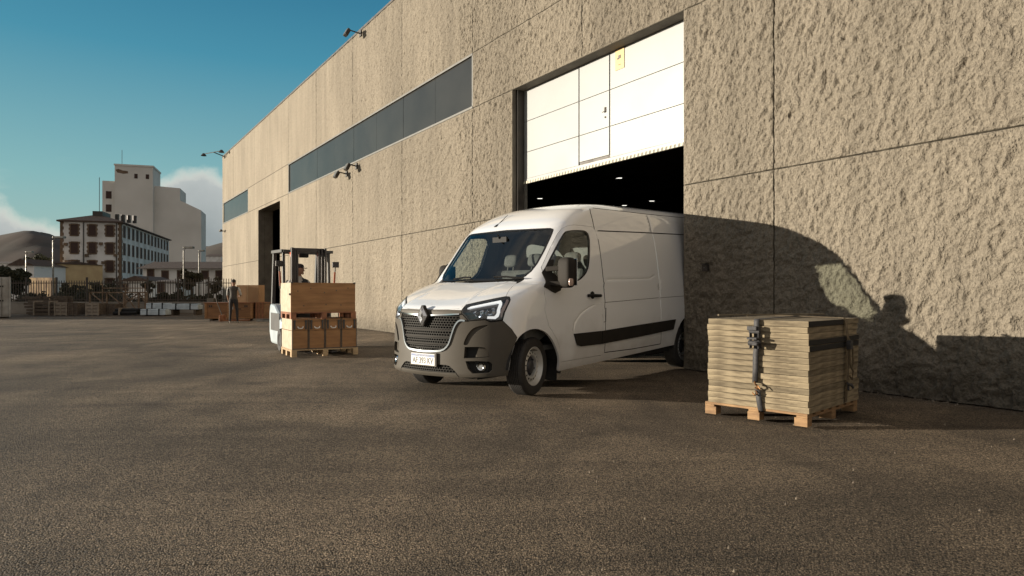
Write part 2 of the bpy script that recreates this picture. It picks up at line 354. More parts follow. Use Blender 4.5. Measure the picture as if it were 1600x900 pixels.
def concrete():
    m = bpy.data.materials.new('rough_concrete'); m.use_nodes = True; t = m.node_tree; b = t.nodes['Principled BSDF']
    b.inputs['Roughness'].default_value = .92; b.inputs['Specular IOR Level'].default_value = .2
    tc = t.nodes.new('ShaderNodeTexCoord')
    def noise(s, d, st, lo, hi, a, z):
        mp = t.nodes.new('ShaderNodeMapping'); mp.inputs['Scale'].default_value = st; t.links.new(tc.outputs['Object'], mp.inputs[0])
        n = t.nodes.new('ShaderNodeTexNoise'); n.inputs['Scale'].default_value = s; n.inputs['Detail'].default_value = d; t.links.new(mp.outputs[0], n.inputs['Vector'])
        r = t.nodes.new('ShaderNodeMapRange'); t.links.new(n.outputs[0], r.inputs[0])
        for i, q in zip((1,2,3,4), (lo,hi,a,z)): r.inputs[i].default_value = q
        return r.outputs[0], n.outputs[0]
    a, _ = noise(.5, 5, (1,1,.5), .3, .7, .84, 1.10)
    st, _ = noise(3.0, 5, (1,1,.08), .35, .7, .87, 1.06)
    g, gr = noise(42, 5, (1,1,.8), .3, .7, .72, 1.2)
    k = t.nodes.new('ShaderNodeMath'); k.operation = 'MULTIPLY'; t.links.new(a, k.inputs[0]); t.links.new(st, k.inputs[1])
    k2 = t.nodes.new('ShaderNodeMath'); k2.operation = 'MULTIPLY'; t.links.new(k.outputs[0], k2.inputs[0]); t.links.new(g, k2.inputs[1])
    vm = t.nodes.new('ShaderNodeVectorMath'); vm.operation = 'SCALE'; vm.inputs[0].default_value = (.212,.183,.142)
    sx = t.nodes.new('ShaderNodeSeparateXYZ'); t.links.new(tc.outputs['Object'], sx.inputs[0]); rr = t.nodes.new('ShaderNodeMapRange'); rr.inputs[1].default_value = -10; rr.inputs[2].default_value = -34; rr.inputs[3].default_value = 1.0; rr.inputs[4].default_value = 1.5; t.links.new(sx.outputs[0], rr.inputs[0])  # far bays lightened: vignette-like brightness falloff put into the wall colour
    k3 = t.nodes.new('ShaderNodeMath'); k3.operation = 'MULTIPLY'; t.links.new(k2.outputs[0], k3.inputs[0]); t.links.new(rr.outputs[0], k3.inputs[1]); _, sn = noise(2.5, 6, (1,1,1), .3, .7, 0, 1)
    hz_ = t.nodes.new('ShaderNodeMath'); hz_.operation = 'MULTIPLY_ADD'; t.links.new(sn, hz_.inputs[0]); hz_.inputs[1].default_value = -.9; t.links.new(sx.outputs[2], hz_.inputs[2])
    dz = t.nodes.new('ShaderNodeMapRange'); dz.inputs[1].default_value = -.40; dz.inputs[2].default_value = .12; dz.inputs[3].default_value = .62; dz.inputs[4].default_value = 1.0; t.links.new(hz_.outputs[0], dz.inputs[0])
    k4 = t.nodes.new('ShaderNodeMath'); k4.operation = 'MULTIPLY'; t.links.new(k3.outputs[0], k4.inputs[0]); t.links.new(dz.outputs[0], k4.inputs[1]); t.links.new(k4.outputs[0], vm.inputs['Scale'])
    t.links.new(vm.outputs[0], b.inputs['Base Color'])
    bp = t.nodes.new('ShaderNodeBump'); bp.inputs['Strength'].default_value = 1.0; bp.inputs['Distance'].default_value = .030
    t.links.new(gr, bp.inputs['Height'])
    mu, mr_ = noise(16, 6, (1,1,.75), .3, .7, 0, 1)
    bp2 = t.nodes.new('ShaderNodeBump'); bp2.inputs['Strength'].default_value = .8; bp2.inputs['Distance'].default_value = .035
    t.links.new(mr_, bp2.inputs['Height']); t.links.new(bp.outputs[0], bp2.inputs['Normal']); t.links.new(bp2.outputs[0], b.inputs['Normal'])
    return m
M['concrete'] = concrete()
M['joint'] = pmat('joint_filler', (.10,.085,.06), (.05,.043,.03), 9, .9)
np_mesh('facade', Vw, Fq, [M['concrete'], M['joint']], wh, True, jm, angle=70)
M['smooth_conc'] = pmat('plain_concrete', (.34,.30,.23), (.26,.23,.17), 1.2, .9, bump=.3)
b = MB()                                                        # shell behind the facade
b.box(-T1, -T0, .34, 46, 9.95, 10.1); b.box(-T1+.004, -T1+.3, .01, 46, 0, 9.95); b.box(-T0-.3, -T0, .01, 46, 0, 9.95); b.box(-T1+.3, -T0-.3, 45.7, 46, 0, 9.95)
b.build('shell', M['smooth_conc'], wh)
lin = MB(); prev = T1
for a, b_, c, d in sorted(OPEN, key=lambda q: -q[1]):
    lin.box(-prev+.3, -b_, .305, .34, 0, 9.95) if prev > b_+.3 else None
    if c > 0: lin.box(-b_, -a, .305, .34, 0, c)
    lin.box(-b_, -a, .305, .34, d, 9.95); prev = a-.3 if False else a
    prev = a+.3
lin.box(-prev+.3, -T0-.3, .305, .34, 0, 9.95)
lin.build('lining', M['void_black'], wh)
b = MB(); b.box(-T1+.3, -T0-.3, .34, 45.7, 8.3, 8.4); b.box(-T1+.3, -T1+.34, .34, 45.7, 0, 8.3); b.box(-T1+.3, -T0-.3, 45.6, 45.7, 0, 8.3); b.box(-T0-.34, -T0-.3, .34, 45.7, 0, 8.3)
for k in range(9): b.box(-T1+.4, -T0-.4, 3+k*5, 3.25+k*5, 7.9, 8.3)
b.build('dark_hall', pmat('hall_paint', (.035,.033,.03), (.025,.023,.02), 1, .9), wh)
b = MB(); b.box(-T1-.02, -T0, -.03, .34, HT, HT+.07); b.build('parapet_cap', M['steel_dark'], wh)
b = MB(); b.box(-T1+.004, -T0, .03, .34, 10.0, HT); b.build('parapet', M['smooth_conc'], wh)
# reveals
def reveal(a, b_, c, d, depth, name, mat, sill=True):
    r = MB(); w = .02
    r.box(-b_-w, -b_, .004, depth, max(c, 0), d+w); r.box(-a, -a+w, .004, depth, max(c, 0), d+w); r.box(-b_, -a, .004, depth, d, d+w)
    if sill and c > 0: r.box(-b_, -a, .004, depth, c-w, c)
    return r.build(name, mat, wh)
reveal(*OPEN[0], .30, 'door_reveal', M['reveal']); reveal(*OPEN[1], .75, 'door_reveal', M['reveal'])
# strip windows
M['band_glass'] = pmat('dark_window_glass', (.034,.034,.034), (.045,.044,.042), .6, .18, 0, spec=.15)
def strip_window(a, b_, c, d, cuts):
    f = MB(); f.box(-b_, -a, -.012, .09, c, c+.05); f.box(-b_, -a, -.012, .09, d-.05, d)
    f.box(-b_, -b_+.05, .0, .09, c+.05, d-.05); f.box(-a-.05, -a, .0, .09, c+.05, d-.05)
    fr = f.build('window_band', pmat('band_frame', (.13,.12,.10), (.09,.083,.07), 4, .5), wh)
    for i in range(len(cuts)-1):
        g = MB(); g.box(-cuts[i+1]+.008, -cuts[i]-.008, .035+.003*(i%2), .06, c+.05, d-.05); g.build('window_pane', M['band_glass'], fr)
    bk = MB(); bk.box(-b_+.05, -a-.05, .09, .12, c+.05, d-.05); bk.build('window_backing', M['void_black'], fr)
cuts = [SE[6]+.05] + [SE[6]+2.1175*i for i in range(1, 8)] + [SE[10]-.05]
strip_window(*OPEN[2], cuts)
strip_window(*OPEN[3], [SE[12]+.05, SE[13], T1-.17])
# lifted sectional door
dr = empty('sectional_door', parent=wh)
cols = [(7.46, 9.615), (9.645, 10.535), (10.565, 12.50)]; rows = [(3.77, 4.355), (4.365, 5.045), (5.055, 5.74)]
for ci, (a, b_) in enumerate(cols):
    p = MB()
    for z0, z1 in rows: p.box(-b_, -a, .28, .30, z0+(.06 if (ci == 1 and z0 < 4) else 0), z1)
    if ci == 1:
        w = p.build('wicket_door', M['white_metal'], dr, bevel=.003)
        h = MB(); h.box(-9.77, -9.73, .262, .28, 4.66, 4.75); h.tube([(-9.75,.262,4.66),(-9.75,.245,4.66),(-9.80,.245,4.66)], .008); h.build('handle', M['steel_dark'], w); h = MB(); h.tube([(-9.75,.28,4.56),(-9.75,.262,4.56)], .018, 10); h.build('lock', M['steel_dark'], w)
    else: p.build('door_panel', M['white_metal'], dr, bevel=.003)
bk = MB(); bk.box(-12.5, -7.46, .302, .315, 3.75, 5.74); bk.build('door_backing', M['steel_dark'], dr)
sp = MB(); sp.box(-12.5, -7.46, .275, .31, 3.715, 3.765); sp.build('bottom_rail', M['white_metal'], dr)
hz = MB(); n = 52
hz.box(-12.5, -7.46, .262, .31, 3.655, 3.712)
for i in range(n):
    x = -12.5 + (i+.0)*5.04/n
    hz.mat(1); hz.prism([(x, 3.656), (x+.048, 3.656), (x+.062, 3.711), (x+.014, 3.711)], -.262, -.258, XZ(0))
hz.build('warning_strip', [pmat('strip_grey', (.16,.15,.12), rough=.6), pmat('strip_cream', (.60,.56,.42), rough=.6)], dr)
sg = MB(); sg.box(-9.46, -9.22, .268, .28, 5.36, 5.73); sg.mat(1).box(-9.37, -9.31, .262, .268, 5.56, 5.62); sg.box(-9.40, -9.35, .2625, .268, 5.55, 5.58); sg.box(-9.37, -9.31, .262, .268, 5.44, 5.45)
sg.build('yellow_sign', [pmat('sign_yellow', (.62,.42,.16), rough=.5), M['steel_dark']], dr)
for a_, b_ in ((-12.57,-12.50),(-7.53,-7.47)): fr = MB(); fr.box(a_, b_, .10, .30, 0, 5.75); fr.build('door_frame', M['steel_dark'], wh)
for a_, b_ in ((-12.49,-12.45),(-7.62,-7.58)): tr = MB(); tr.box(a_, b_, .27, .33, 0, 3.65); tr.build('door_track', M['steel_grey'], wh)
# lamps hanging in the dark hall
M['lamp_on'] = emat('hall_lamp', (1,.96,.85), 1.0)
hl = None
for (X, Y, lb) in ((6.3, 39.6, 'brightest hall lamp seen under the raised door, left of centre'), (2.0, 48.2, 'hall lamp glowing above the cab roof of the van, leftmost'), (8.7, 52.0, 'small hall lamp low in the dark opening above the van roof'), (10.3, 49.5, 'faint hall lamp at the right of the dark opening')):
    if hl is None:
        hl = empty('hall_lamp', label=lb, cat='lamp', group='lamps in the dark hall')
        q = MB(); q.box(-.35, .35, -.2, .2, 0, .10); q.tube([(0,0,.10),(0,0,.30)], .02); q.build('housing', M['steel_dark'], hl)
        q = MB(); q.box(-.17, .17, -.08, .08, -.02, -.003); q.build('diffuser', M['lamp_on'], hl); o = hl
    else: o = copy_tree(hl); o['label'] = lb
    o.location = (X, Y, 8.0)
# far doorway: racking with wrapped goods
rk = empty('storage_rack', (0,0,0), label='steel racking with wrapped pallets inside the far doorway', cat='rack')
rk.location = wh.location; rk.rotation_euler = wh.rotation_euler
b = MB()
for x in (-38.6, -35.9, -33.2):
    for y in (2.2, 3.3): b.box(x-.05, x+.05, y-.05, y+.05, 0, 5.6)
for z in (1.6, 3.2, 4.8):
    for y in (2.2, 3.3): b.box(-38.6, -33.2, y-.03, y+.03, z-.06, z+.06)
for x in (-38.6, -35.9, -33.2):
    for z in (0.2, 1.8, 3.4): b.beam((x, 2.2, z), (x, 3.3, z+1.2), .04)
b.build('frame', M['steel_grey'], rk)
M['wrap'] = pmat('wrapped_goods', (.34,.31,.25), (.26,.23,.18), 3, .5)
for i, (x, z, hh) in enumerate(((-37.3, .0, 1.3), (-34.6, .0, 1.2), (-37.3, 1.66, 1.2), (-34.6, 1.66, 1.3), (-37.2, 3.26, 1.3), (-34.6, 4.86, .7))):
    o = empty('wrapped_pallet', label=['wrapped goods on rack floor, far side of doorway', 'wrapped goods on rack floor, near side of doorway', 'wrapped goods on the first rack shelf, far side', 'wrapped goods on the first rack shelf, near side', 'wrapped goods on second rack shelf, far side', 'low wrapped goods on the top rack shelf'][i], cat='goods', group='wrapped goods on the rack')
    Mw = Matrix.Translation(wh.location) @ Matrix.Rotation(wh.rotation_euler.z, 4, 'Z')
    p = Mw @ Vector((x, 2.75, z)); o.location = p; o.rotation_euler = wh.rotation_euler
    q = MB(); q.prism([(-1.0,-.45),(1.0,-.45),(1.1,0),(1.0,.45),(-1.0,.45),(-1.1,0)], .14, hh, None); q.build('goods', M['wrap'], o, bevel=.06)
    q = MB(); q.box(-1.0, 1.0, -.45, .45, 0, .13); q.build('pallet_base', M['pallet'], o)
# lamps and small boxes fixed to the facade
def wl(t, y, z): 
    v = Matrix.Translation(wh.location) @ Matrix.Rotation(wh.rotation_euler.z, 4, 'Z') @ Vector((-t, y, z)); return v
def floodlight(t, z, label, arm=.35, tilt=0):
    o = empty('floodlight', wl(t, -.03, z), wh.rotation_euler.z, label, 'floodlight', 'floodlights on the facade')
    q = MB(); q.box(-.08, .08, -.01, .03, -.1, .1); q.tube([(0,0,0),(0,-arm,.05)], .022); q.build('bracket', M['steel_dark'], o)
    q = MB(); Mx = Matrix.Translation((0,-arm,.02)) @ Matrix.Rotation(R(-28+tilt), 4, 'X')
    q.prism([(-.14,-.02),(.14,-.02),(.10,.09),(-.10,.09)], -.20, .04, Mx); q.build('lamp_head', M['steel_dark'], o, bevel=.01)
    q = MB(); q.box(-.12, .12, -.035, -.021, -.19, .03, Mx); q.build('lamp_glass', M['steel_grey'], o)
floodlight(22.0, 10.05, 'dark floodlight on the roof edge high above the window band', .45)
floodlight(23.4, 5.48, 'left of two small floodlights below the long window band', .34)
floodlight(22.4, 5.60, 'right of two small floodlights below the long window band', .30)
o = empty('arm_floodlight', wl(46.2, -.03, 9.95), wh.rotation_euler.z, 'double headed lamp on long arm at the far roof corner', 'floodlight')
q = MB(); q.tube([(.8,-.4,.22),(-1.2,-1.1,.28)], .025); q.tube([(0,0,0),(-.1,-.70,.245)], .03); q.build('arm', M['steel_dark'], o)
for x, y, z in ((.83,-.4,.16), (-1.23,-1.12,.22)):
    q = MB(); q.lathe([(.01,.12),(.07,.10),(.18,-.05),(.165,-.06),(.01,-.05)], Matrix.Translation((x,y,z)), 14); q.build('lamp_head', M['steel_dark'], o, True)
o = empty('security_camera', wl(46.9, -.03, 5.25), wh.rotation_euler.z, 'tiny security camera on the far end of the facade', 'camera')
q = MB(); q.tube([(0,0,0),(0,-.18,0)], .03); q.build('bracket', M['steel_dark'], o); q = MB(); q.box(-.08,.35,-.28,-.15,-.06,.07); q.build('housing', M['steel_dark'], o, bevel=.01)
o = empty('wall_box', wl(7.05, -.02, 1.60), wh.rotation_euler.z, 'small dark intercom box on the wall right of the van', 'intercom')
q = MB(); q.box(-.05,.05,-.05,.01,-.05,.05); q.build('case', M['steel_dark'], o, bevel=.006); q = MB(); q.box(-.055,.055,-.075,.0,.055,.068); q.build('rain_hood', M['steel_dark'], o); q = MB(); q.tube([(0,-.05,0),(0,-.058,0)], .012, 10); q.build('button', M['steel_grey'], o)

# grit and small stones lying about, thicker along the foot of the wall
rg = np.random.RandomState(3); vs = []; fs = []
for i in range(900):
    if i < 560:
        t_ = rg.uniform(-4, 40); dd = -abs(rg.normal(0, .10))-.03; v = wl(t_, dd, 0); x, y = v.x, v.y
        if 7.3 < t_ < 12.7: continue
    else: y = rg.uniform(2.6, 20); x = rg.uniform(-.8, .75)*y
    if WN.x*x+WN.y*y > D-.02: continue
    r_ = rg.uniform(.004, .011)*(1.5 if i < 560 else 1); n0 = len(vs); a = rg.uniform(0, 6.28)
    for k in range(5): vs.append((x+r_*cos(a+k*1.257)*rg.uniform(.7,1.2), y+r_*sin(a+k*1.257)*rg.uniform(.7,1.2), -.012))
    vs.append((x, y, r_*.8)); fs += [(n0+k, n0+(k+1)%5, n0+5) for k in range(5)]
tag(np_mesh('grit', vs, np.array(fs), [pmat('grit_stone', (.22,.18,.13), (.10,.08,.06), 20, .9)], None, False), kind='stuff')
import numpy as np
# ---- van body surface: a stack of plan outlines, (q, v) -> (x, y, z) ----
#        z     x0     a     w     n
VROWS=[(0.20, 0.800,0.55,0.955,2.3),
       (0.26, 0.865,0.58,0.975,2.2),
       (0.30, 0.880,0.60,0.990,2.15),
       (0.45, 0.880,0.64,1.015,2.1),
       (0.70, 0.875,0.66,1.030,2.1),
       (0.90, 0.870,0.68,1.030,2.1),
       (1.00, 0.860,0.69,1.025,2.15),
       (1.05, 0.810,0.68,1.022,2.3),
       (1.10, 0.700,0.64,1.020,2.6),
       (1.17, 0.530,0.56,1.015,3.1),
       (1.25, 0.310,0.46,1.008,3.4),
       (1.31, 0.140,0.42,1.004,3.2),
       (1.36, 0.010,0.42,1.000,2.7),
       (1.45,-0.065,0.42,0.988,2.7),
       (1.70,-0.290,0.40,0.955,2.9),
       (1.90,-0.465,0.38,0.920,3.2),
       (2.02,-0.570,0.37,0.890,3.4),
       (2.09,-0.640,0.37,0.872,3.4),
       (2.20,-0.800,0.40,0.843,3.2),
       (2.30,-0.985,0.42,0.812,3.0),
       (2.37,-1.150,0.46,0.775,2.8),
       (2.42,-1.320,0.50,0.720,2.6),
       (2.45,-1.480,0.55,0.640,2.4),
       (2.475,-1.70,0.60,0.500,2.2),
       (2.49,-1.90,0.60,0.300,2.0),
       (2.50,-2.20,0.60,0.020,2.0)]
_R=np.array(VROWS)
_V=np.concatenate([[0],np.cumsum(np.hypot(np.diff(_R[:,0]),np.diff(_R[:,1]))*0.55+np.abs(np.diff(_R[:,0]))*0.45+np.abs(np.diff(_R[:,3]))*0.5)])
def _slopes(x,y):
    h=np.diff(x);d=np.diff(y)/h;m=np.zeros_like(y)
    m[0]=d[0];m[-1]=d[-1]
    for i in range(1,len(y)-1):
        if d[i-1]*d[i]>0:
            w1=2*h[i]+h[i-1];w2=h[i]+2*h[i-1];m[i]=(w1+w2)/(w1/d[i-1]+w2/d[i])
    return m
_M=[_slopes(_V,_R[:,k]) for k in range(5)]
def _interp(k,v):
    v=np.clip(v,_V[0],_V[-1]);i=np.clip(np.searchsorted(_V,v,side='right')-1,0,len(_V)-2)
    h=_V[i+1]-_V[i];t=(v-_V[i])/h;y=_R[:,k];m=_M[k]
    return ((2*t**3-3*t**2+1)*y[i]+(t**3-2*t**2+t)*h*m[i]+(-2*t**3+3*t**2)*y[i+1]+(t**3-t**2)*h*m[i+1])
_zt=np.linspace(0,_V[-1],6000);_zz=_interp(0,_zt)
def v_of_z(z): return np.interp(z,_zz,_zt)
def surf(q,v):
    q=np.asarray(q,float);v=np.asarray(v,float)
    z=_interp(0,v);x0=_interp(1,v);a=_interp(2,v);w=_interp(3,v);n=_interp(4,v)
    xc=x0-a;al=np.clip(q,0,np.pi/2);c=np.cos(al);s=np.sin(al)
    r=((np.maximum(c,1e-9)/w)**n+(s/a)**n)**(-1/n)
    x=np.where(q<0,xc+q,xc+r*s);y=np.where(q<0,w,r*c)
    k=np.clip((z-1.0)/1.1,0,1);z=z+.042*np.maximum(0,-x-1.35)*k*k*(3-2*k)
    return np.stack([x,y,z],-1)
def qv_side(x,z):
    v=v_of_z(z);x0=_interp(1,v);a=_interp(2,v);w=_interp(3,v);n=_interp(4,v);xc=x0-a
    f=np.clip((x-xc)/a,0,1);y=w*(1-f**n)**(1/n)
    return np.stack([np.where(x<xc,x-xc,np.arctan2(np.maximum(x-xc,0),y)),v],-1)
def qv_front(y,z):
    v=v_of_z(z);x0=_interp(1,v);a=_interp(2,v);w=_interp(3,v);n=_interp(4,v)
    g=np.clip(y/w,0,1);return np.stack([np.arctan2(a*(1-g**n)**(1/n),y),v],-1)
def surfn(q,v,e=2e-3):
    dq=surf(q+e,v)-surf(q-e,v);dv=surf(q,v+e)-surf(q,v-e)
    n=np.cross(dv,dq);n/=np.linalg.norm(n,axis=-1,keepdims=True)+1e-12
    return n
# ------------------------------------------------------------------ the van: parts cut from one continuous body surface
VAN_O = (-.464, 8.535); VAN_A = R(-130.13); WB = 3.97
van = empty('delivery_van', (VAN_O[0], VAN_O[1], 0), VAN_A, 'white high-roof delivery van with grey bumper driving out of the doorway', 'van')
def paint(name, c, rough=.28, coat=1.0, back=(.035,.035,.036)):
    m = pmat(name, c, tuple(x*.985 for x in c), 1.5, rough, coat=coat)
    t = m.node_tree; b = t.nodes['Principled BSDF']; g = t.nodes.new('ShaderNodeNewGeometry'); x = t.nodes.new('ShaderNodeMix'); x.data_type = 'RGBA'
    src = b.inputs['Base Color'].links[0].from_socket
    t.links.new(g.outputs['Backfacing'], x.inputs[0]); t.links.new(src, x.inputs[6]); x.inputs[7].default_value = tuple(back)+(1,)
    tc_ = t.nodes.new('ShaderNodeTexCoord'); sz = t.nodes.new('ShaderNodeSeparateXYZ'); t.links.new(tc_.outputs['Object'], sz.inputs[0])
    dn = t.nodes.new('ShaderNodeTexNoise'); dn.inputs['Scale'].default_value = 3.5; dn.inputs['Detail'].default_value = 7; t.links.new(tc_.outputs['Object'], dn.inputs['Vector'])
    ma = t.nodes.new('ShaderNodeMath'); ma.operation = 'MULTIPLY_ADD'; t.links.new(dn.outputs[0], ma.inputs[0]); ma.inputs[1].default_value = -.9; t.links.new(sz.outputs[2], ma.inputs[2])
    dm = t.nodes.new('ShaderNodeMapRange'); dm.inputs[1].default_value = .35; dm.inputs[2].default_value = -.15; dm.inputs[3].default_value = 0; dm.inputs[4].default_value = .35; t.links.new(ma.outputs[0], dm.inputs[0])
    dx = t.nodes.new('ShaderNodeMix'); dx.data_type = 'RGBA'; t.links.new(dm.outputs[0], dx.inputs[0]); t.links.new(x.outputs[2], dx.inputs[6]); dx.inputs[7].default_value = (.34,.29,.22,1)
    t.links.new(dx.outputs[2], b.inputs['Base Color'])
    b.inputs['Coat IOR'].default_value = 1.85
    c_ = t.nodes.new('ShaderNodeMath'); c_.operation = 'SUBTRACT'; c_.inputs[0].default_value = 1.0; t.links.new(g.outputs['Backfacing'], c_.inputs[1])
    t.links.new(c_.outputs[0], b.inputs['Coat Weight']) if coat else None
    return m
M['van_white'] = paint('van_white_paint', (.85,.86,.87), .16)
M['bumper'] = pmat('bumper_plastic', (.085,.074,.060), (.07,.062,.05), 2, .55, spec=.22, bump=.08, bscale=260, bdist=.002)
M['gap'] = pmat('panel_gap', (.016,.015,.014), rough=.8)
M['trim'] = pmat('side_trim_plastic', (.032,.028,.024), (.026,.023,.02), 3, .65, spec=.10)
M['frit'] = pmat('window_border', (.012,.012,.012), rough=.12)
M['van_glass'] = glass_mat('van_glass', (.82,.87,.84), .035)
M['interior'] = pmat('cab_plastic', (.085,.088,.085), (.065,.067,.065), 4, .6)
M['seat'] = pmat('seat_fabric', (.10,.10,.098), (.07,.07,.068), 12, .8)

def inpoly(px, py, poly):
    poly = np.asarray(poly, float); x1 = poly[:,0]; y1 = poly[:,1]; x2 = np.roll(x1,-1); y2 = np.roll(y1,-1)
    r = np.zeros(np.shape(px), bool)
    for a, b_, c, d in zip(x1, y1, x2, y2):
        if b_ == d: continue
        cnd = ((b_ > py) != (d > py)) & (px < (c-a)*(py-b_)/(d-b_)+a); r ^= cnd
    return r
def shrink(poly, d):
    P = np.asarray(poly, float); n = len(P); A = np.sum(P[:,0]*np.roll(P[:,1],-1)-np.roll(P[:,0],-1)*P[:,1]); s = 1 if A > 0 else -1
    out = []
    for i in range(n):
        a = P[i-1]; b_ = P[i]; c = P[(i+1)%n]; e1 = (b_-a)/(np.linalg.norm(b_-a)+1e-9); e2 = (c-b_)/(np.linalg.norm(c-b_)+1e-9)
        n1 = np.array([-e1[1], e1[0]])*s; n2 = np.array([-e2[1], e2[0]])*s; m = n1+n2; l = np.linalg.norm(m)
        m = m/l if l > 1e-6 else n1; k = d/max(.35, m@n1); out.append(b_+m*k)
    return np.array(out)
def resample(pts, step, closed=True):
    P = np.asarray(pts, float); n = len(P); out = []
    for i in range(n if closed else n-1):
        a = P[i]; b_ = P[(i+1)%n]; k = max(1, int(np.ceil(np.linalg.norm(b_-a)/step)))
        out += [a+(b_-a)*j/k for j in range(k)]
    if not closed: out.append(P[-1])
    return out
def smoothp(pts, it=1, closed=False, keep=()):
    """Chaikin corner cutting"""
    P = [np.array(p, float) for p in pts]
    for _ in range(it):
        Q = [] if closed else [P[0]]
        for i in range(len(P) if closed else len(P)-1):
            a = P[i]; b_ = P[(i+1)%len(P)]; Q += [a*.75+b_*.25, a*.25+b_*.75]
        if not closed: Q.append(P[-1])
        P = Q
    return [tuple(p) for p in P]
HALF = pi/2
def surf_part(name, outline, mats, parent, holes=(), off=0.0, rim=.02, step=.035, grooves=(), sides=(1,), center=False, gap=0.0, disp=None, angle=40):
    """outline in (q, v); centre parts reach q = pi/2 and are mirrored into one mesh"""
    if gap:
        P0 = np.asarray(outline, float); S = shrink(P0, gap)
        if center: S[P0[:,0] > HALF-1e-3, 0] = HALF
        outline = S
    edge = step*.8
    vs = []; es = []
    def addpoly(pts, closed=True, st=None):
        p = resample(pts, st or edge, closed); b0 = len(vs); vs.extend(p); n = len(p)
        es.extend((b0+i, b0+(i+1)%n) for i in range(n if closed else n-1))
    addpoly(outline)
    for h in holes: addpoly(h)
    gl = []
    for pts, w, dep, dark in grooves:
        P = np.array(resample(pts, .03, False)); T = np.gradient(P, axis=0); T /= np.linalg.norm(T, axis=1, keepdims=True)+1e-9
        Nn = np.stack([-T[:,1], T[:,0]], 1)
        for s_ in (-.5, 0, .5): addpoly(P+Nn*w*s_, False, 10)
        gl.append((P, w, dep, dark))
    O = np.asarray(outline, float); q0, v0 = O.min(0); q1, v1 = O.max(0)
    gq, gvv = np.meshgrid(np.arange(q0+step*.5, q1, step), np.arange(v0+step*.43, v1, step*.87)); gq[1::2] += step*.5
    ok = inpoly(gq, gvv, O)
    for h in holes: ok &= ~inpoly(gq, gvv, h)
    pts = np.stack([gq[ok], gvv[ok]], 1)
    B = np.array(vs)                                              # keep free points off the constrained ones
    if len(pts):
        dmin = np.full(len(pts), 9.0)
        for i in range(0, len(B), 400): dmin = np.minimum(dmin, np.min(np.hypot(pts[:,None,0]-B[None,i:i+400,0], pts[:,None,1]-B[None,i:i+400,1]), 1))
        vs += list(pts[dmin > step*.42])
    V2, _, F2, *_r = geometry.delaunay_2d_cdt([Vector((float(a), float(b_))) for a, b_ in vs], es, [], 0, 1e-6)
    V2 = np.array([tuple(p) for p in V2]); F2 = np.array([tuple(f) for f in F2])
    C = V2[F2].mean(1); ok = inpoly(C[:,0], C[:,1], O)
    for h in holes: ok &= ~inpoly(C[:,0], C[:,1], h)
    F2 = F2[ok]
    used = np.unique(F2); mp = np.full(len(V2), -1); mp[used] = np.arange(len(used)); V2 = V2[used]; F2 = mp[F2]; C = V2[F2].mean(1)
    a = V2[F2]; ar = (a[:,1,0]-a[:,0,0])*(a[:,2,1]-a[:,0,1])-(a[:,1,1]-a[:,0,1])*(a[:,2,0]-a[:,0,0])
    F2[ar < 0] = F2[ar < 0][:, ::-1]
    P3 = surf(V2[:,0], V2[:,1]); Nn = surfn(np.clip(V2[:,0], None, HALF-3e-3), V2[:,1])
    o = np.full(len(V2), float(off)); mi = np.zeros(len(F2), int)
    def pdist(X, P):
        d = np.full(len(X), 9.0)
        for i in range(len(P)-1):
            a_ = P[i]; e = P[i+1]-a_; L2 = e@e+1e-12; t = np.clip(((X-a_)@e)/L2, 0, 1); d = np.minimum(d, np.linalg.norm(X-a_-t[:,None]*e, axis=1))
        return d
    for P, w, dep, dark in gl:
        o[pdist(V2, P) < w*.2] -= dep
        if dark: mi[pdist(C, P) < w*.45] = 1
    if disp is not None: o += disp(V2, P3)
    W = P3 + Nn*o[:,None]
    ed = {}
    for f in F2:
        for i in range(3):
            e_ = (f[i], f[(i+1)%3]); k = (min(e_), max(e_)); ed[k] = None if k in ed else e_
    be = [e for e in ed.values() if e is not None]
    if center: be = [e for e in be if not (V2[e[0],0] > HALF-1e-3 and V2[e[1],0] > HALF-1e-3)]
    allV = [W]; allF = [F2]; allM = [mi]
    if rim:
        bi = sorted({i for e in be for i in e}); m2 = {i: len(W)+k for k, i in enumerate(bi)}
        allV.append(W[bi]-Nn[bi]*rim)
        q = np.array([(e[1], e[0], m2[e[0]], m2[e[1]]) for e in be])
        allF.append(q[:, [0,1,2]]); allF.append(q[:, [0,2,3]]); allM += [np.zeros(len(q), int)]*2
    Va = np.vstack(allV); Fa = np.vstack(allF); Ma = np.concatenate(allM)
    # orientation: outward for the left side
    f0 = Fa[:len(F2)]; n0 = np.cross(Va[f0[:,1]]-Va[f0[:,0]], Va[f0[:,2]]-Va[f0[:,0]])
    if (n0*Nn[f0[:,0]]).sum() < 0: Fa = Fa[:, ::-1]
    res = []
    if center:
        Vm = Va*[1,-1,1]; Vc = np.vstack([Va, Vm]); Fc = np.vstack([Fa, Fa[:, ::-1]+len(Va)])
        me = bpy.data.meshes.new(name); me.from_pydata(Vc.tolist(), [], Fc.tolist()); me.polygons.foreach_set('material_index', np.concatenate([Ma, Ma]).astype(np.int32))
        bm = bmesh.new(); bm.from_mesh(me); bmesh.ops.remove_doubles(bm, verts=[v for v in bm.verts if abs(v.co.y) < .004], dist=.003); bm.to_mesh(me); bm.free()
        res.append(link(name, me, mats, parent, True, angle=angle))
    else:
        for s_ in sides:
            me = bpy.data.meshes.new(name); me.from_pydata((Va*[1,s_,1]).tolist(), [], (Fa if s_ > 0 else Fa[:, ::-1]).tolist()); me.polygons.foreach_set('material_index', Ma.astype(np.int32))
            res.append(link(name, me, mats, parent[s_] if isinstance(parent, dict) else parent, True, angle=angle))
    return res
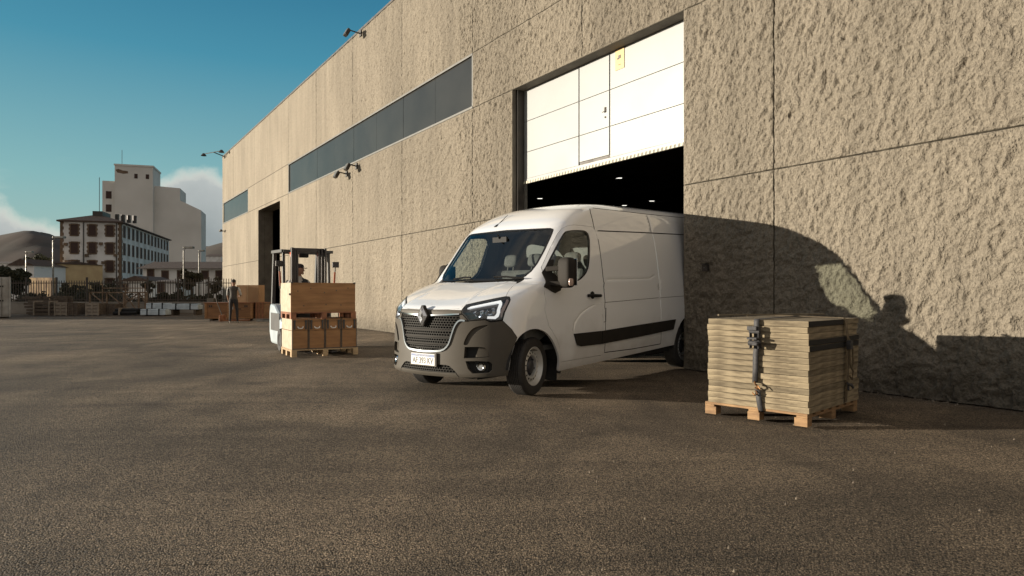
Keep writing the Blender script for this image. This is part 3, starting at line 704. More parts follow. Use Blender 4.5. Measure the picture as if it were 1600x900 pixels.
def ribbon(mb, pts, w, o0, o1, side=1, n_sub=.04):
    """a thin raised bar that follows the body along a (q, v) path"""
    P = np.array(resample(pts, n_sub, False)); T = np.gradient(P, axis=0); T /= np.linalg.norm(T, axis=1, keepdims=True)+1e-9
    Nn = np.stack([-T[:,1], T[:,0]], 1); A = P+Nn*w/2; B = P-Nn*w/2; vs = []
    for i in range(len(P)):
        for X, o in ((A,o0),(A,o1),(B,o1),(B,o0)):
            q, v = X[i]; q2 = min(q, HALF); p = surf(q2, v)+surfn(min(q2, HALF-3e-3), v)*o; vs.append((p[0], p[1]*side, p[2]))
    fs = [(i*4+k, i*4+(k+1)%4, (i+1)*4+(k+1)%4, (i+1)*4+k) for i in range(len(P)-1) for k in range(4)] + [(0,1,2,3), ((len(P)-1)*4+3, (len(P)-1)*4+2, (len(P)-1)*4+1, (len(P)-1)*4)]
    mb.add(vs, fs)

vz = lambda z: float(v_of_z(z))
QR = lambda v, x: float(x-(_interp(1,v)-_interp(2,v)))
BUMP = [(HALF, vz(.245)), (0.796,0.076),(0.444,0.092),(0.192,0.112),(0.224,0.264),(0.205,0.42),(0.158,0.564),(0.236,0.66),(0.348,0.756),(0.488,0.740),(0.552,0.766),(0.752,0.750),(0.864,0.836),(0.878,0.880),(1.096,0.884),(HALF,0.878)]
HOOD = [(HALF,0.878),(1.096,0.884),(0.912,0.900),(0.872,0.972),(0.656,1.068),(0.462,1.156),(0.466,1.212),(0.468,1.272),(0.466,1.372),(0.472,1.470),(0.50,1.522),(0.60,1.534),(HALF,vz(1.338))]
HEADL = [(0.878,0.880),(0.872,0.972),(0.656,1.068),(0.462,1.156),(0.425,1.150),(0.392,1.084),(0.334,0.884),(0.348,0.756),(0.488,0.740),(0.552,0.766),(0.752,0.750),(0.864,0.836)]
WSB = vz(1.372); WST = vz(2.05)
WS = [(HALF,WSB),(0.62,WSB-.005),(0.496,1.575),(0.438,1.610),(0.400,1.68),(0.375,1.80),(0.362,2.0),(0.358,2.30),(0.362,2.365),(0.378,2.395),(0.42,2.412),(HALF,WST+.012)]
COWL = [(0.472,1.470),(0.50,1.522),(0.60,1.534),(HALF,vz(1.338)),(HALF,WSB),(0.62,WSB-.005),(0.496,1.575),(0.455,1.60),(0.44,1.56)]
DOOR = [(0.32,1.744),(0.32,2.056),(0.304,2.30),(0.275,2.40),(0.204,2.455),(0.10,2.478),(-0.12,2.488),(-0.33,2.490),(QR(2.46,-1.395),2.46)]+[(QR(v, -1.425+.045*max(0,min(1,(1.15-v)/.3))-0.0), v) for v in np.linspace(2.40,.27,20)]+[(QR(.225,-1.36),.225),(-1.04,0.214),(-0.72,0.204),(-0.69,0.25),(-0.63,0.408),(-0.56,0.504),(-0.46,0.604),(-0.38,0.668),(-0.34,0.744),(-0.20,1.0),(0.032,1.308),(.15,1.46)]
DWIN = [(0.172,2.368),(-0.16,2.404),(-0.26,2.384),(-0.35,2.308),(-0.45,2.06),(-0.55,1.80),(-0.555,1.68),(-0.50,1.60),(-0.34,1.50),(-0.24,1.236),(0.104,1.396),(0.276,1.656),(0.272,1.952),(0.236,2.316)]
ARCH = [(-0.80,-.05),(-0.73,0.088),(-0.67,0.25),(-0.585,0.38),(-0.46,0.52),(-0.32,0.612),(-0.14,0.656),(0.03,0.640),(0.158,0.564),(0.205,0.42),(0.224,0.264),(0.192,0.112),(.20,-.05)]
XREAR = -5.10
vbot = lambda x: .10+(-x-.75)*.053          # the sill climbs slightly towards the back
rear = [(QR(v, XREAR), v) for v in np.linspace(.30, _V[-1]-.001, 22)]
sillp = [(QR(.3, x), vbot(x)) for x in (-4.9,-4.0,-3.0,-2.0,-1.2,-.80)]
OUT = [(HALF,_V[-1]-.001)] + rear[::-1] + sillp + [(-.60,.06),(HALF,.06)]
ra = []
for k in range(19):
    th = R(-25+230*k/18); x = -WB+.515*cos(th); z = .345+.50*sin(th); ra.append((QR(v_of_z(max(z,.21)), x), vz(max(z,.205))))
x0_, x1_ = ra[0], ra[-1]
RARCH = [tuple(p) for p in ra] + [(x1_[0]-.02, .06), (x0_[0]+.02, .06)]
TRIMR = [(-1.555,.565),(-2.56,.612),(-3.66,.655),(-3.60,.50),(-2.59,.440),(-1.575,.392)]
grv = [([(QR(v, -1.40), v) for v in np.linspace(2.93,2.30,8)], .012, .012, 1), ([(QR(v, -1.435), v) for v in np.linspace(2.26,.262,18)]+[(-2.4,.262),(-3.25,.288),(-3.245,.36),(-3.21,.532)], .012, .012, 1),
       ([(QR(v, -3.0), v) for v in np.linspace(.68,1.03,5)], .014, .008, 0), ([(QR(v, -3.0), v) for v in np.linspace(1.12,2.39,14)], .014, .008, 0), ([(QR(v, -3.0), v) for v in np.linspace(2.46,2.89,6)], .014, .008, 0),
       ([(-0.52,2.416),(-1.65,2.428),(-3.13,2.43),(-4.4,2.43)], .022, .012, 1), ([(-1.54,0.985),(-2.41,1.044),(-2.95,1.08)], .012, .008, 1), ([(-3.02,1.083),(-3.85,1.124),(-4.5,1.15)], .012, .008, 1),
       ([(-1.08,1.584),(-1.61,1.592),(-2.26,1.606),(-2.36,1.65)], .03, .006, 0),
       ([(.12,2.965),(-.6,2.95),(-1.45,2.93),(-3.6,2.93)], .02, .012, 1)]
ARCH = smoothp(ARCH, 2, True); DWIN = smoothp(DWIN, 2, True)
holes = [[(HALF+.2,0),(HALF+.2,.13),(.19,.13),(.19,0)], BUMP, HOOD, HEADL, COWL, WS, DOOR, ARCH, RARCH]
body = surf_part('body', OUT, [M['van_white'], M['gap']], van, holes, rim=.03, step=.05, grooves=grv, center=True)[0]
surf_part('hood', HOOD, [M['van_white'], M['gap']], van, gap=.005, rim=.03, step=.035, center=True,
          grooves=[([(.90,1.02),(.86,1.2),(.74,1.36),(.62,1.48)], .05, -.006, 0)])
surf_part('cowl', COWL, [M['black']], van, off=-.025, rim=0, step=.04, center=True)
ws = surf_part('windscreen', WS, [M['frit']], van, holes=[[(HALF+.2,WSB+.035)] + [tuple(p) for p in shrink(WS, .026)][1:-1] + [(HALF+.2,WST-.02)]], off=-.004, rim=.012, step=.04, center=True)[0]
surf_part('windscreen_glass', WS, [M['van_glass']], ws, off=-.009, rim=0, step=.05, center=True, gap=.008)
# rear end, closed with a plain pair of doors
rq = [surf(q, v) for q, v in rear]; rp = [(p[1], p[2]) for p in rq]; rp = rp + [(-a, b_) for a, b_ in rp[::-1]]
for s_ in (1, -1):
    hp = [(p[1]*s_-.004*s_, p[2]) for p in rq] + [(.004*s_, rq[-1][2]), (.004*s_, rq[0][2])]
    q = MB(); q.prism(hp, -.05, 0, YZ(XREAR-.002)); d_ = q.build('rear_door', M['van_white'], van, bevel=.008)
    q = MB(); q.box(XREAR-.09, XREAR-.052, .05*s_-.015, .05*s_+.015, 1.05, 1.35); q.build('handle', M['black'], d_)
# gap liners behind the door and hood edges
for s_ in (1, -1):
    g = MB(); ribbon(g, DOOR+[DOOR[0]], .05, -.031, -.034, s_, .06); g.build('door_seal', M['gap'], van, fix=False)
g = MB()
for s_ in (1, -1): ribbon(g, HOOD[:-1], .05, -.031, -.034, s_, .06)
g.build('hood_seal', M['gap'], van, fix=False)
# doors with their windows
doors = {}
r = surf_part('front_door', DOOR, [M['van_white'], M['gap']], van, holes=[DWIN], gap=.005, rim=.03, step=.04, sides=(1,-1),
      grooves=[([(-1.47,.985),(-1.26,.912),(-1.03,.796),(-.92,.70),(-.90,.60)], .022, .005, 0)])
doors[1], doors[-1] = r
wf = surf_part('window', DWIN, [M['frit']], doors, holes=[[tuple(p) for p in shrink(DWIN, .026)]], off=-.003, rim=.02, step=.04, sides=(1,-1))
wfd = {1: wf[0], -1: wf[1]}
surf_part('window_glass', DWIN, [M['van_glass']], wfd, off=-.012, rim=0, step=.05, sides=(1,-1), gap=.01)
surf_part('quarter_post', [(.095,2.34),(.125,2.34),(.075,1.42),(.045,1.40)], [M['frit']], wfd, off=-.006, rim=.015, step=.05, sides=(-1,))
MIRB = [(0.276,1.70),(0.283,1.66),(0.104,1.39),(-0.24,1.226),(-.30,1.30),(-.10,1.52),(.16,1.66),(.21,1.86),(.262,1.86)]
surf_part('mirror_base', MIRB, [M['trim']], doors, off=.014, rim=.03, step=.04, sides=(1,-1))
for s_ in (1, -1):
    hd = MB(); p0 = surf(-.98,1.165)+np.array([0,.035,0]); p1 = surf(-1.27,1.16)+np.array([0,.035,0])
    hd.tube([(p[0], p[1]*s_, p[2]) for p in (p0+[.0,-.03,0], p0+[-.03,.004,0], p0*.5+p1*.5+[0,.01,0], p1+[.03,.004,0], p1+[0,-.03,0])], [.018,.021,.022,.021,.018], 10)
    c = surf(-1.10,1.165); hd.lathe([(0.001,.004),(.045,.004),(.055,0)], Matrix.Translation((c[0], c[1]*s_, c[2])) @ Matrix.Rotation(R(-90*s_), 4, 'X'), 18)
    hd.build('handle', M['black'], doors[s_], True)
# side trims and flap
TRIMF = [(-0.905,0.556),(-1.538,0.566),(-1.555,0.392),(-1.08,0.388),(-0.99,0.414)]
for dct, poly, nm in ((doors, TRIMF, 'side_trim'), (van, TRIMR, 'side_trim')):
    surf_part(nm, poly, [M['trim']], dct, off=.018, rim=.03, step=.04, sides=(1,-1))
surf_part('side_trim', [(-4.80,.690),(-6.2+.0,.715),(-6.2,.56),(-4.70,.54)][:0] or [(-4.86,.70),(-5.05,.70),(-5.05,.55),(-4.80,.55)], [M['trim']], van, off=.018, rim=.03, step=.04, sides=(1,-1))
fl = MB(); ribbon(fl, [(-1.605,.868),(-1.625,.868),(-1.64,.685),(-1.595,.680)], .008, .002, -.004, 1); fl.build('fuel_flap', M['gap'], van)
# bumper
GR = [(HALF,0.800),(1.10,0.808),(0.892,0.818),(0.868,0.770),(0.928,0.735),(0.972,0.672),(1.004,0.556),(1.035,0.475),(1.13,0.412),(HALF,0.392)]
LG = [(HALF,0.228),(1.064,0.236),(0.985,0.222),(0.900,0.175),(0.84,0.137),(HALF,0.133)]
VENT = [(0.775,0.456),(0.60,0.460),(0.524,0.452),(0.476,0.392),(0.46,0.338),(0.608,0.330),(0.778,0.324)]
FOGR = [(0.752,0.290),(0.60,0.296),(0.456,0.290),(0.418,0.262),(0.402,0.19),(0.425,0.155),(0.624,0.143),(.70,.20)]
SW = [(0.484,.712),(0.60,.700),(0.700,.665),(0.765,.576),(0.802,.485),(.77,.474),(0.735,0.480),(0.700,0.560),(0.640,0.628),(0.556,0.672)]
SW = smoothp(SW, 2, True)
def bdisp(V2, P3):
    o = np.zeros(len(V2)); ins = inpoly(V2[:,0], V2[:,1], shrink(SW, .004)); o[ins] -= .030
    return o
bump = surf_part('bumper', BUMP, [M['bumper'], M['gap']], van, holes=[GR, LG, VENT, FOGR], gap=.004, rim=.06, step=.022, center=True, disp=bdisp, angle=30,
                 grooves=[([(.80,.085),(.835,.118),(.86,.14)], .010, .008, 1), (SW+[SW[0]], .014, 0, 0)])[0]
surf_part('bumper_core', [(HALF,.10),(.30,.12),(.30,.60),(.60,.72),(.80,.86),(HALF,.86)], [M['gap']], van, off=-.062, rim=0, step=.06, center=True)
surf_part('vent_vane', [(.468,.345),(.484,.40),(.53,.445),(.60,.452),(.635,.335)], [M['bumper']], bump, off=-.035, rim=.01, step=.03, sides=(1,-1))
def mesh_grille(name, poly, pv, pq, parent):
    g = MB(); P = np.asarray(poly); v0, v1 = P[:,1].min(), P[:,1].max(); rows = np.arange(v0+pv*.3, v1, pv)
    for ri, v in enumerate(rows):
        qs = np.arange(.5, HALF+.001, .01); ins = inpoly(qs, np.full(len(qs), v), P) | ((qs > HALF-.012) & (v < v1) & (v > v0))
        if ins.sum() < 3: continue
        a, b_ = qs[ins].min(), HALF
        for s_ in (1, -1): ribbon(g, [(a, v), (b_, v)], .0085, -.012, -.03, s_, .08)
        k = 0
        for q in np.arange(HALF-(ri%2)*pq/2, a, -pq):
            if v+pv < v1+.002 and q > a+.01:
                for s_ in (1, -1): ribbon(g, [(q, v), (q, v+pv)], .013, -.014, -.03, s_, .08)
    return g.build(name, M['grille'], parent)
M['grille'] = pmat('grille_plastic', (.030,.028,.024), (.024,.022,.019), 5, .6, spec=.12)
gr = mesh_grille('grille', GR, .0285, .054, van)
mesh_grille('lower_grille', LG, .030, .058, van)
for vv in (.640, .560, .478): 
    g = MB(); P = np.asarray(GR); qs = np.arange(.5, HALF, .005); a = qs[inpoly(qs, np.full(len(qs), vv), P)].min()
    for s_ in (1, -1): ribbon(g, [(a, vv), (HALF, vv)], .015, .000, -.03, s_, .06)
    g.build('grille_bar', M['trim'], gr)
g = MB()
for s_ in (1, -1): ribbon(g, smoothp([(0.80,0.752),(0.86,0.760),(0.905,0.740),(0.950,0.68),(0.980,0.60),(1.004,0.53),(1.035,0.465),(1.13,0.404),(1.30,.390),(HALF,0.384)], 1), .020, .014, -.02, s_, .03)
g.build('chrome_frame', pmat('satin_chrome', (.62,.68,.72), (.55,.6,.64), 3, .22, .9), gr, True)
g = MB()
for s_ in (1, -1): ribbon(g, [(0.892,0.828),(1.10,0.818),(1.46,0.806)], .016, .012, -.02, s_, .04)
g.build('chrome_bar', M['chrome'], gr)
for s_ in (1, -1):
    c = surf(.545,.222); n_ = surfn(.545,.222); nv = Vector((n_[0], n_[1]*s_, n_[2])); Mx = Matrix.Translation(Vector((c[0], c[1]*s_, c[2]))-nv*.045) @ nv.to_track_quat('Z','Y').to_matrix().to_4x4()
    f_ = MB(); f_.lathe([(.001,.018),(.020,.020),(.030,.032),(.036,.034),(.040,.024),(.052,.014),(.052,-.01)], Mx, 20); f_.mat(1).lathe([(.0,.029),(.012,.029),(.029,.024)], Mx, 16)
    f_.build('fog_lamp', [M['chrome'], pmat('lamp_lens', (.85,.87,.85), rough=.08)], van, True)
    f_ = MB(); Ms = Matrix.Translation(Vector((c[0], c[1]*s_, c[2]))-nv*.055) @ nv.to_track_quat('Z','Y').to_matrix().to_4x4(); f_.lathe([(.001,0),(.085,0),(.095,-.01)], Ms, 20); f_.build('lamp_surround', M['gap'], van, True)
# emblem: a faceted lozenge ring on a dark seat
def lozenge(mb, cx, cz, w0, h0, w1, h1, x0, x1, slope=0.0):
    vs = []; xs = lambda z: slope*(z-cz)
    for w, h, x in ((w0,h0,x0),((w0+w1)/2,(h0+h1)/2,x1),(w1,h1,x0)):
        vs += [(x+xs(cz+h), cx, cz+h), (x, cx+w, cz), (x+xs(cz-h), cx, cz-h), (x, cx-w, cz)]
    mb.add(vs, [(i, (i+1)%4, 4+(i+1)%4, 4+i) for i in range(4)] + [(4+i, 4+(i+1)%4, 8+(i+1)%4, 8+i) for i in range(4)])
em = MB(); em.mat(0); p = [(.0,.13),(.016,.124),(.089,.008),(.089,-.008),(.016,-.124),(-.016,-.124),(-.089,-.008),(-.089,.008),(-.016,.124)]
em.prism([(a, b_+.945) for a, b_ in p[1:]], .862, .905, YZ(0)); seat_ = em.build('emblem_seat', M['trim'], gr, bevel=.006)
em = MB(); lozenge(em, 0, .945, .080, .114, .024, .046, .906, .935); o_ = em.build('emblem', pmat('emblem_metal', (.92,.93,.94), (.86,.88,.9), 3, .2, .25), seat_, fix=True)
# the four arms of the lozenge pass over one another: two small cuts
em = MB(); em.beam((.921,.006,1.052),(.921,.020,1.008),.004,.006); em.beam((.921,-.006,.838),(.921,-.020,.882),.004,.006); em.build('emblem_line', M['gap'], seat_)
# number plate
pl = MB(); pl.box(.893,.899,-.20,.20,.375,.505); pl.mat(1).box(.899,.9005,-.195,.195,.470,.500)
plate = pl.build('number_plate', [pmat('plate_white', (.74,.73,.68), rough=.4), pmat('plate_blue', (.02,.07,.24), rough=.4)], van)
h_ = MB(); h_.box(.872,.893,-.225,.225,.36,.52); h_.build('plate_holder', M['bumper'], van, bevel=.006)
def text(body_, size, loc, rot, mat, parent, name, depth=.0008, sx=1.0, bold=.0):
    cu = bpy.data.curves.new(name, 'FONT'); cu.body = body_; cu.size = size; cu.extrude = depth; cu.align_x = 'CENTER'; cu.align_y = 'CENTER'; cu.offset = bold
    t_ = bpy.data.objects.new('tmp_text', cu); COL.objects.link(t_); dg = bpy.context.evaluated_depsgraph_get(); me = bpy.data.meshes.new_from_object(t_.evaluated_get(dg)); bpy.data.objects.remove(t_)
    me.materials.clear(); me.materials.append(mat); o = bpy.data.objects.new(name, me); COL.objects.link(o); o.parent = parent
    o.location = loc; o.rotation_euler = rot; o.scale = (sx, 1, 1); return o
M['ink'] = pmat('black_ink', (.012,.012,.012), rough=.5)
text('AF 393 KV', .098, (.9002, 0, .4225), (R(90), 0, R(90)), M['ink'], plate, 'registration_text', sx=.80, bold=.0025)
text('REPUBLICA ARGENTINA', .024, (.9015, 0, .485), (R(90), 0, R(90)), pmat('plate_letters', (.7,.7,.7), rough=.5), plate, 'country_text', sx=.9)
# headlights
M['lens'] = glass_mat('headlight_lens', (.93,.95,.96), .03)
M['led'] = emat('daylight_strip', (1,1,.98), .35)
M['hl_house'] = pmat('headlight_housing', (.02,.022,.03), rough=.25)
LEDO = [(0.826,0.918),(0.800,0.955),(0.50,1.088),(0.462,1.03),(0.392,0.852),(0.402,0.800),(0.434,0.775),(0.53,0.778),(0.53,0.804),(0.452,0.805),(0.434,0.826),(0.428,0.852),(0.488,1.010),(0.502,1.040),(0.775,0.925)]
for s_ in (1, -1):
    hl_ = surf_part('headlight', HEADL, [M['hl_house']], van, gap=.004, off=-.050, rim=-.050, step=.03, sides=(s_,))[0]
    surf_part('lens_rim', HEADL, [M['gap']], hl_, holes=[[tuple(p) for p in shrink(HEADL, .017)]], gap=.004, off=.001, rim=.02, step=.03, sides=(s_,))
    surf_part('lens', HEADL, [M['lens']], hl_, gap=.014, off=.0, rim=0, step=.04, sides=(s_,))
    surf_part('light_strip', LEDO, [M['led']], hl_, off=-.016, rim=.02, step=.02, sides=(s_,))
    surf_part('indicator', [(.447,1.10),(.432,1.112),(.405,1.072),(.347,.882),(.352,.80),(.375,.79),(.385,.86)], [pmat('smoky_lens', (.42,.30,.27), rough=.2)], hl_, off=-.018, rim=.02, step=.03, sides=(s_,))
    surf_part('side_bezel', [(0.79,.905),(.60,.985),(.50,1.02),(.485,.985),(.62,.935),(.76,.885)], [pmat('bezel_grey', (.10,.10,.11), rough=.3)], hl_, off=-.024, rim=.01, step=.03, sides=(s_,))
    for poly in ([(0.735,0.858),(0.690,0.876),(0.600,0.895),(0.580,0.80),(0.66,0.79)], [(0.575,0.90),(0.500,0.938),(0.448,0.850),(0.462,0.82),(0.56,0.815)]):
        surf_part('reflector', poly, [pmat('reflector', (.72,.76,.82), (.25,.3,.38), 22, .15, .85, lo=.45, hi=.55)], hl_, off=-.034, rim=.015, step=.025, sides=(s_,), disp=lambda V2, P3: .012*np.sin(V2[:,0]*90)*np.sin(V2[:,1]*70))
    for (q_, v_) in ((.655,.838),(.515,.872)):
        c = surf(q_, v_); n_ = surfn(q_, v_); nv = Vector((n_[0], n_[1]*s_, n_[2])); Mx = Matrix.Translation(Vector((c[0], c[1]*s_, c[2]))-nv*.03) @ nv.to_track_quat('Z','Y').to_matrix().to_4x4()
        k_ = MB(); k_.lathe([(.001,.012),(.014,.010),(.022,.0),(.026,.006),(.030,.0)], Mx, 16); k_.build('bulb_ring', M['hl_house'], hl_, True)
# mirrors
def sbox(mb, c, s, e=3.5, nu=20, nv_=12, taper=0.0, M4=None):
    vs = []; f = lambda t, p: math.copysign(abs(t)**p, t)
    for i in range(nv_+1):
        ph = -pi/2+pi*i/nv_
        for k in range(nu):
            th = 2*pi*k/nu; x = f(cos(ph), 2/e)*f(cos(th), 2/e); y = f(cos(ph), 2/e)*f(sin(th), 2/e); z = f(sin(ph), 2/e)
            tp = 1+taper*z; p = Vector((c[0]+s[0]*x*tp, c[1]+s[1]*y*tp, c[2]+s[2]*z)); vs.append(M4 @ p if M4 is not None else p)
    mb.add(vs, [(i*nu+k, i*nu+(k+1)%nu, (i+1)*nu+(k+1)%nu, (i+1)*nu+k) for i in range(nv_) for k in range(nu)])
for s_ in (1, -1):
    mr = empty('mirror', parent=van)
    MX_, MY_ = (-.315, 1.195) if s_ > 0 else (-.56, 1.09)
    Mx = Matrix.Translation((MX_, MY_*s_, 1.455 if s_ > 0 else 1.43)) @ Matrix.Rotation(R(-12*s_), 4, 'Z')
    a = MB(); sbox(a, (0,0,0), (.075,.108,.182), 4.0, 28, 18, .04, Mx); a.build('shell', M['trim'], mr, True)
    a = MB(); a.box(-.082,-.074,-.098,.098,-.155,.165, Mx); a.build('mirror_glass', M['chrome'], mr, bevel=.003)
    a = MB(); a.beam((-.245+(MX_+.315)*.7,.94*s_,1.50),(MX_+.015,(MY_-.03)*s_,1.51),.05,.06); a.build('arm', M['trim'], mr, bevel=.012); a = MB(); a.beam((-.235+(MX_+.315)*.7,.98*s_,1.325),(MX_+.015,(MY_-.02)*s_,1.325),.05,.055); a.build('arm', M['trim'], mr, bevel=.012)
    a = MB(); sbox(a, (.028,.105*s_,-.115), (.035,.014,.045), 3, 14, 8, 0, Mx); a.build('indicator_lens', pmat('clear_lens', (.45,.33,.28), rough=.15), mr, True)
# wipers and aerial
for a_, b_, c_ in (((.44),(.95),1.50),((.80),(1.36),1.44)):
    for s_ in (1,):
        w_ = MB(); 
        ribbon(w_, [(a_, vz(1.376)+.0), ((a_+b_)/2, vz(1.40)), (b_, vz(1.398))], .016, .030, .012, s_ if c_ > 1.45 else -1, .05)
        w_.build('wiper', M['black'], van)
ap = surf(.95, 2.50); ap = (ap[0]-.02, -ap[1], ap[2])
a = MB(); a.tube([ap, (ap[0]-.02, ap[1], ap[2]+.02), (ap[0]-.05, ap[1], ap[2]+.05)], [.028,.022,.006], 8); ae = a.build('aerial_base', M['black'], van, True)
a = MB(); a.tube([(ap[0]-.03, ap[1], ap[2]+.03), (ap[0]-.26, ap[1], ap[2]+.20)], [.006,.003], 6); a.build('aerial_rod', M['black'], ae)
# wheels
def tyre_parts(parent, mirror=1):
    Mx = Matrix.Rotation(R(-90), 4, 'X')            # lathe axis -> +y
    t_ = MB(); prof = [(.225,-.085),(.235,-.105),(.285,-.114),(.325,-.106),(.340,-.088)]
    for k in range(-3, 4):
        y = k*.0235; prof += [(.3455,y-.0090),(.3455,y+.0090)]; 
        if k < 3: prof += [(.3385,y+.0100),(.3385,y+.0135)]
    prof += [(.340,.088),(.325,.106),(.285,.114),(.235,.105),(.225,.085)]
    t_.lathe(prof, Mx, 48); t_.build('tyre', M['tyre'], parent, True)
    r_ = MB(); r_.lathe([(.225,-.085),(.215,-.06),(.205,0),(.208,.05),(.222,.075),(.232,.100),(.226,.104),(.212,.088),(.200,.070),(.186,.052),(.172,.060),(.142,.072),(.128,.066),(.120,.030)], Mx, 48)
    rim_ = r_.build('rim', M['rim'], parent, True)
    h_ = MB()
    for k in range(16):
        a_ = 2*pi*k/16; c = Vector((cos(a_)*.160, .068, sin(a_)*.160)); e1 = Vector((cos(a_),0,sin(a_))); e2 = Vector((-sin(a_),0,cos(a_)))
        tl = Vector((0,-.30,0)); vs = [c + (e1+tl*(-1 if 0 else 1)*.0)*(.0125*cos(t)) + Vector((0,-.38*.0125*cos(t),0)) + e2*(.011*sin(t)) + Vector((0,.0015,0)) for t in [2*pi*j/10 for j in range(10)]]
        h_.add(vs, [tuple(range(10))])
    h_.build('rim_hole', M['void_black'], rim_, fix=False)
    c_ = MB(); c_.lathe([(.122,.028),(.105,.030),(.085,.036),(.070,.062),(.050,.072),(.030,.078),(.001,.080)], Mx, 24)
    for k in range(5):
        a_ = 2*pi*k/5; c_.lathe([(.014,.030),(.014,.058),(.001,.060)], Matrix.Translation((cos(a_)*.092,0,sin(a_)*.092)) @ Mx, 8)
    c_.build('hub', M['hub'], parent, True)
M['tyre'] = pmat('tyre_rubber', (.022,.020,.019), (.032,.029,.026), 18, .75, bump=.2, bscale=120)
M['rim'] = pmat('wheel_steel', (.62,.62,.60), (.52,.515,.49), 6, .4, .35)
M['hub'] = pmat('hub_plastic', (.05,.052,.06), (.03,.03,.035), 10, .4)
w0 = empty('wheel', (0, .835, .345), 0, parent=van); tyre_parts(w0); w0.rotation_euler = (0, R(15), R(11))
for (x, y, a_, sp_) in ((0,-.835,R(180+11),R(40)), (-WB,.835,0,R(5)), (-WB,-.835,R(180),R(60))):
    w_ = copy_tree(w0, van); w_.location = (x, y, .345); w_.rotation_euler = (0, sp_, a_)
# wheel housings, underbody
for x in (0, -WB):
    for s_ in (1, -1):
        a = MB(); n = 20; R_ = .50 if x == 0 else .505; vs = []
        for y in (.50*s_, 1.0*s_ if x else .985*s_):
            vs += [(x+R_*cos(pi*k/n+0)*(1.0), y, .345+R_*.94*sin(pi*k/n)) for k in range(n+1)]
        a.add(vs, [(k, k+1, n+2+k, n+1+k) for k in range(n)]); a.add([(x-R_,.5*s_,.20),(x+R_,.5*s_,.20),(x+R_,.5*s_,.9),(x-R_,.5*s_,.9)], [(0,1,2,3)])
        a.add([(x-R_,.5*s_,.22),(x-R_,.97*s_,.22),(x-R_,1.0*s_,.40),(x-R_,.5*s_,.40)], [(0,1,2,3)])
        a.build('wheel_housing', M['gap'], van, fix=False)
for s_ in (1, -1):
    a = MB(); a.box(-.475,-.462,.76*s_-.14,.76*s_+.17,.13,.40); a.build('mud_flap', M['black'], van)
ub = MB(); ub.box(-5.05,-4.50,-.95,.95,.40,.46); ub.box(-3.45,-.52,-.94,.94,.30,.38); ub.box(-4.49,-3.46,-.49,.49,.38,.44); ub.box(-.52,.52,-.49,.49,.26,.42); ub.box(.52,.70,-.62,.62,.24,.30); ub.box(-2.6,-1.2,-.6,.3,.20,.30); ub.tube([(-WB,-.85,.345),(-WB,.85,.345)], .05, 10); ub.tube([(0,-.75,.345),(0,.75,.345)], .04, 10)
ub.build('underbody', M['gap'], van)
# cab interior
ci = MB(); ci.box(-1.55,.0,-.90,.90,.52,.58); ci.box(-1.62,-1.55,-.93,.93,.5,1.30); ci.build('cab_floor', M['interior'], van)
bk = MB(); bk.prism([(.95,.55),(.95,1.4),(.84,2.2),(.6,2.35),(-.6,2.35),(-.84,2.2),(-.95,1.4),(-.95,.55)], -.02, 0, YZ(-1.58)); bk.build('bulkhead', M['interior'], van)
da = MB(); da.prism([(-.10,.60),(-.45,.75),(-.52,1.16),(-.46,1.27),(-.30,1.315),(-.02,1.305),(.12,1.25),(.12,.60)], -.90, .90, XZ(0)); dsh = da.build('dashboard', M['interior'], van, bevel=.03)
def seat(yc, w, parent, head=1):
    st = MB(); st.box(-1.20,-.72,yc-w/2,yc+w/2,.85,1.0); s_ = st.build('seat', M['seat'], parent, bevel=.05)
    Mb = Matrix.Translation((-1.18,yc,.95)) @ Matrix.Rotation(R(-12), 4, 'Y')
    st = MB(); st.box(-.12,.0,-w/2+.01,w/2-.01,0,.62,Mb); st.build('backrest', M['seat'], s_, bevel=.05)
    for k in range(head):
        yy = (k-(head-1)/2)*.45; hd = MB(); sbox(hd, (-.06,yy,.76), (.05,.13,.095), 3.5, 18, 10, 0, Mb); hd.box(-.07,-.05,yy-.06,yy-.045,.58,.70,Mb); hd.box(-.07,-.05,yy+.045,yy+.06,.58,.70,Mb); hd.build('headrest', M['seat'], s_, True)
seat(.52, .50, van); seat(-.35, .95, van, 2)
sw = MB(); Ms = Matrix.Translation((-.60,.52,1.30)) @ Matrix.Rotation(R(-62), 4, 'Y')
sw.tube([Ms @ Vector((.205*cos(2*pi*k/24), .205*sin(2*pi*k/24), 0)) for k in range(25)], .016, 8); sw.tube([Ms @ Vector((-.20,0,0)), Ms @ Vector((.20,0,0))], .018, 8); sw.tube([Ms @ Vector((0,0,0)), Ms @ Vector((0,-.20,0))], .015, 6); sw.tube([Ms @ Vector((0,0,0)), (-.30,.52,1.05)], .04, 8)
sw.build('steering_wheel', M['black'], van, True)
rm = MB(); rm.box(-.50,-.46,-.12,.12,1.88,1.95); rm.tube([(-.46,0,1.93),(-.43,0,1.98)], .01); rm.build('rear_view_mirror', M['black'], van)
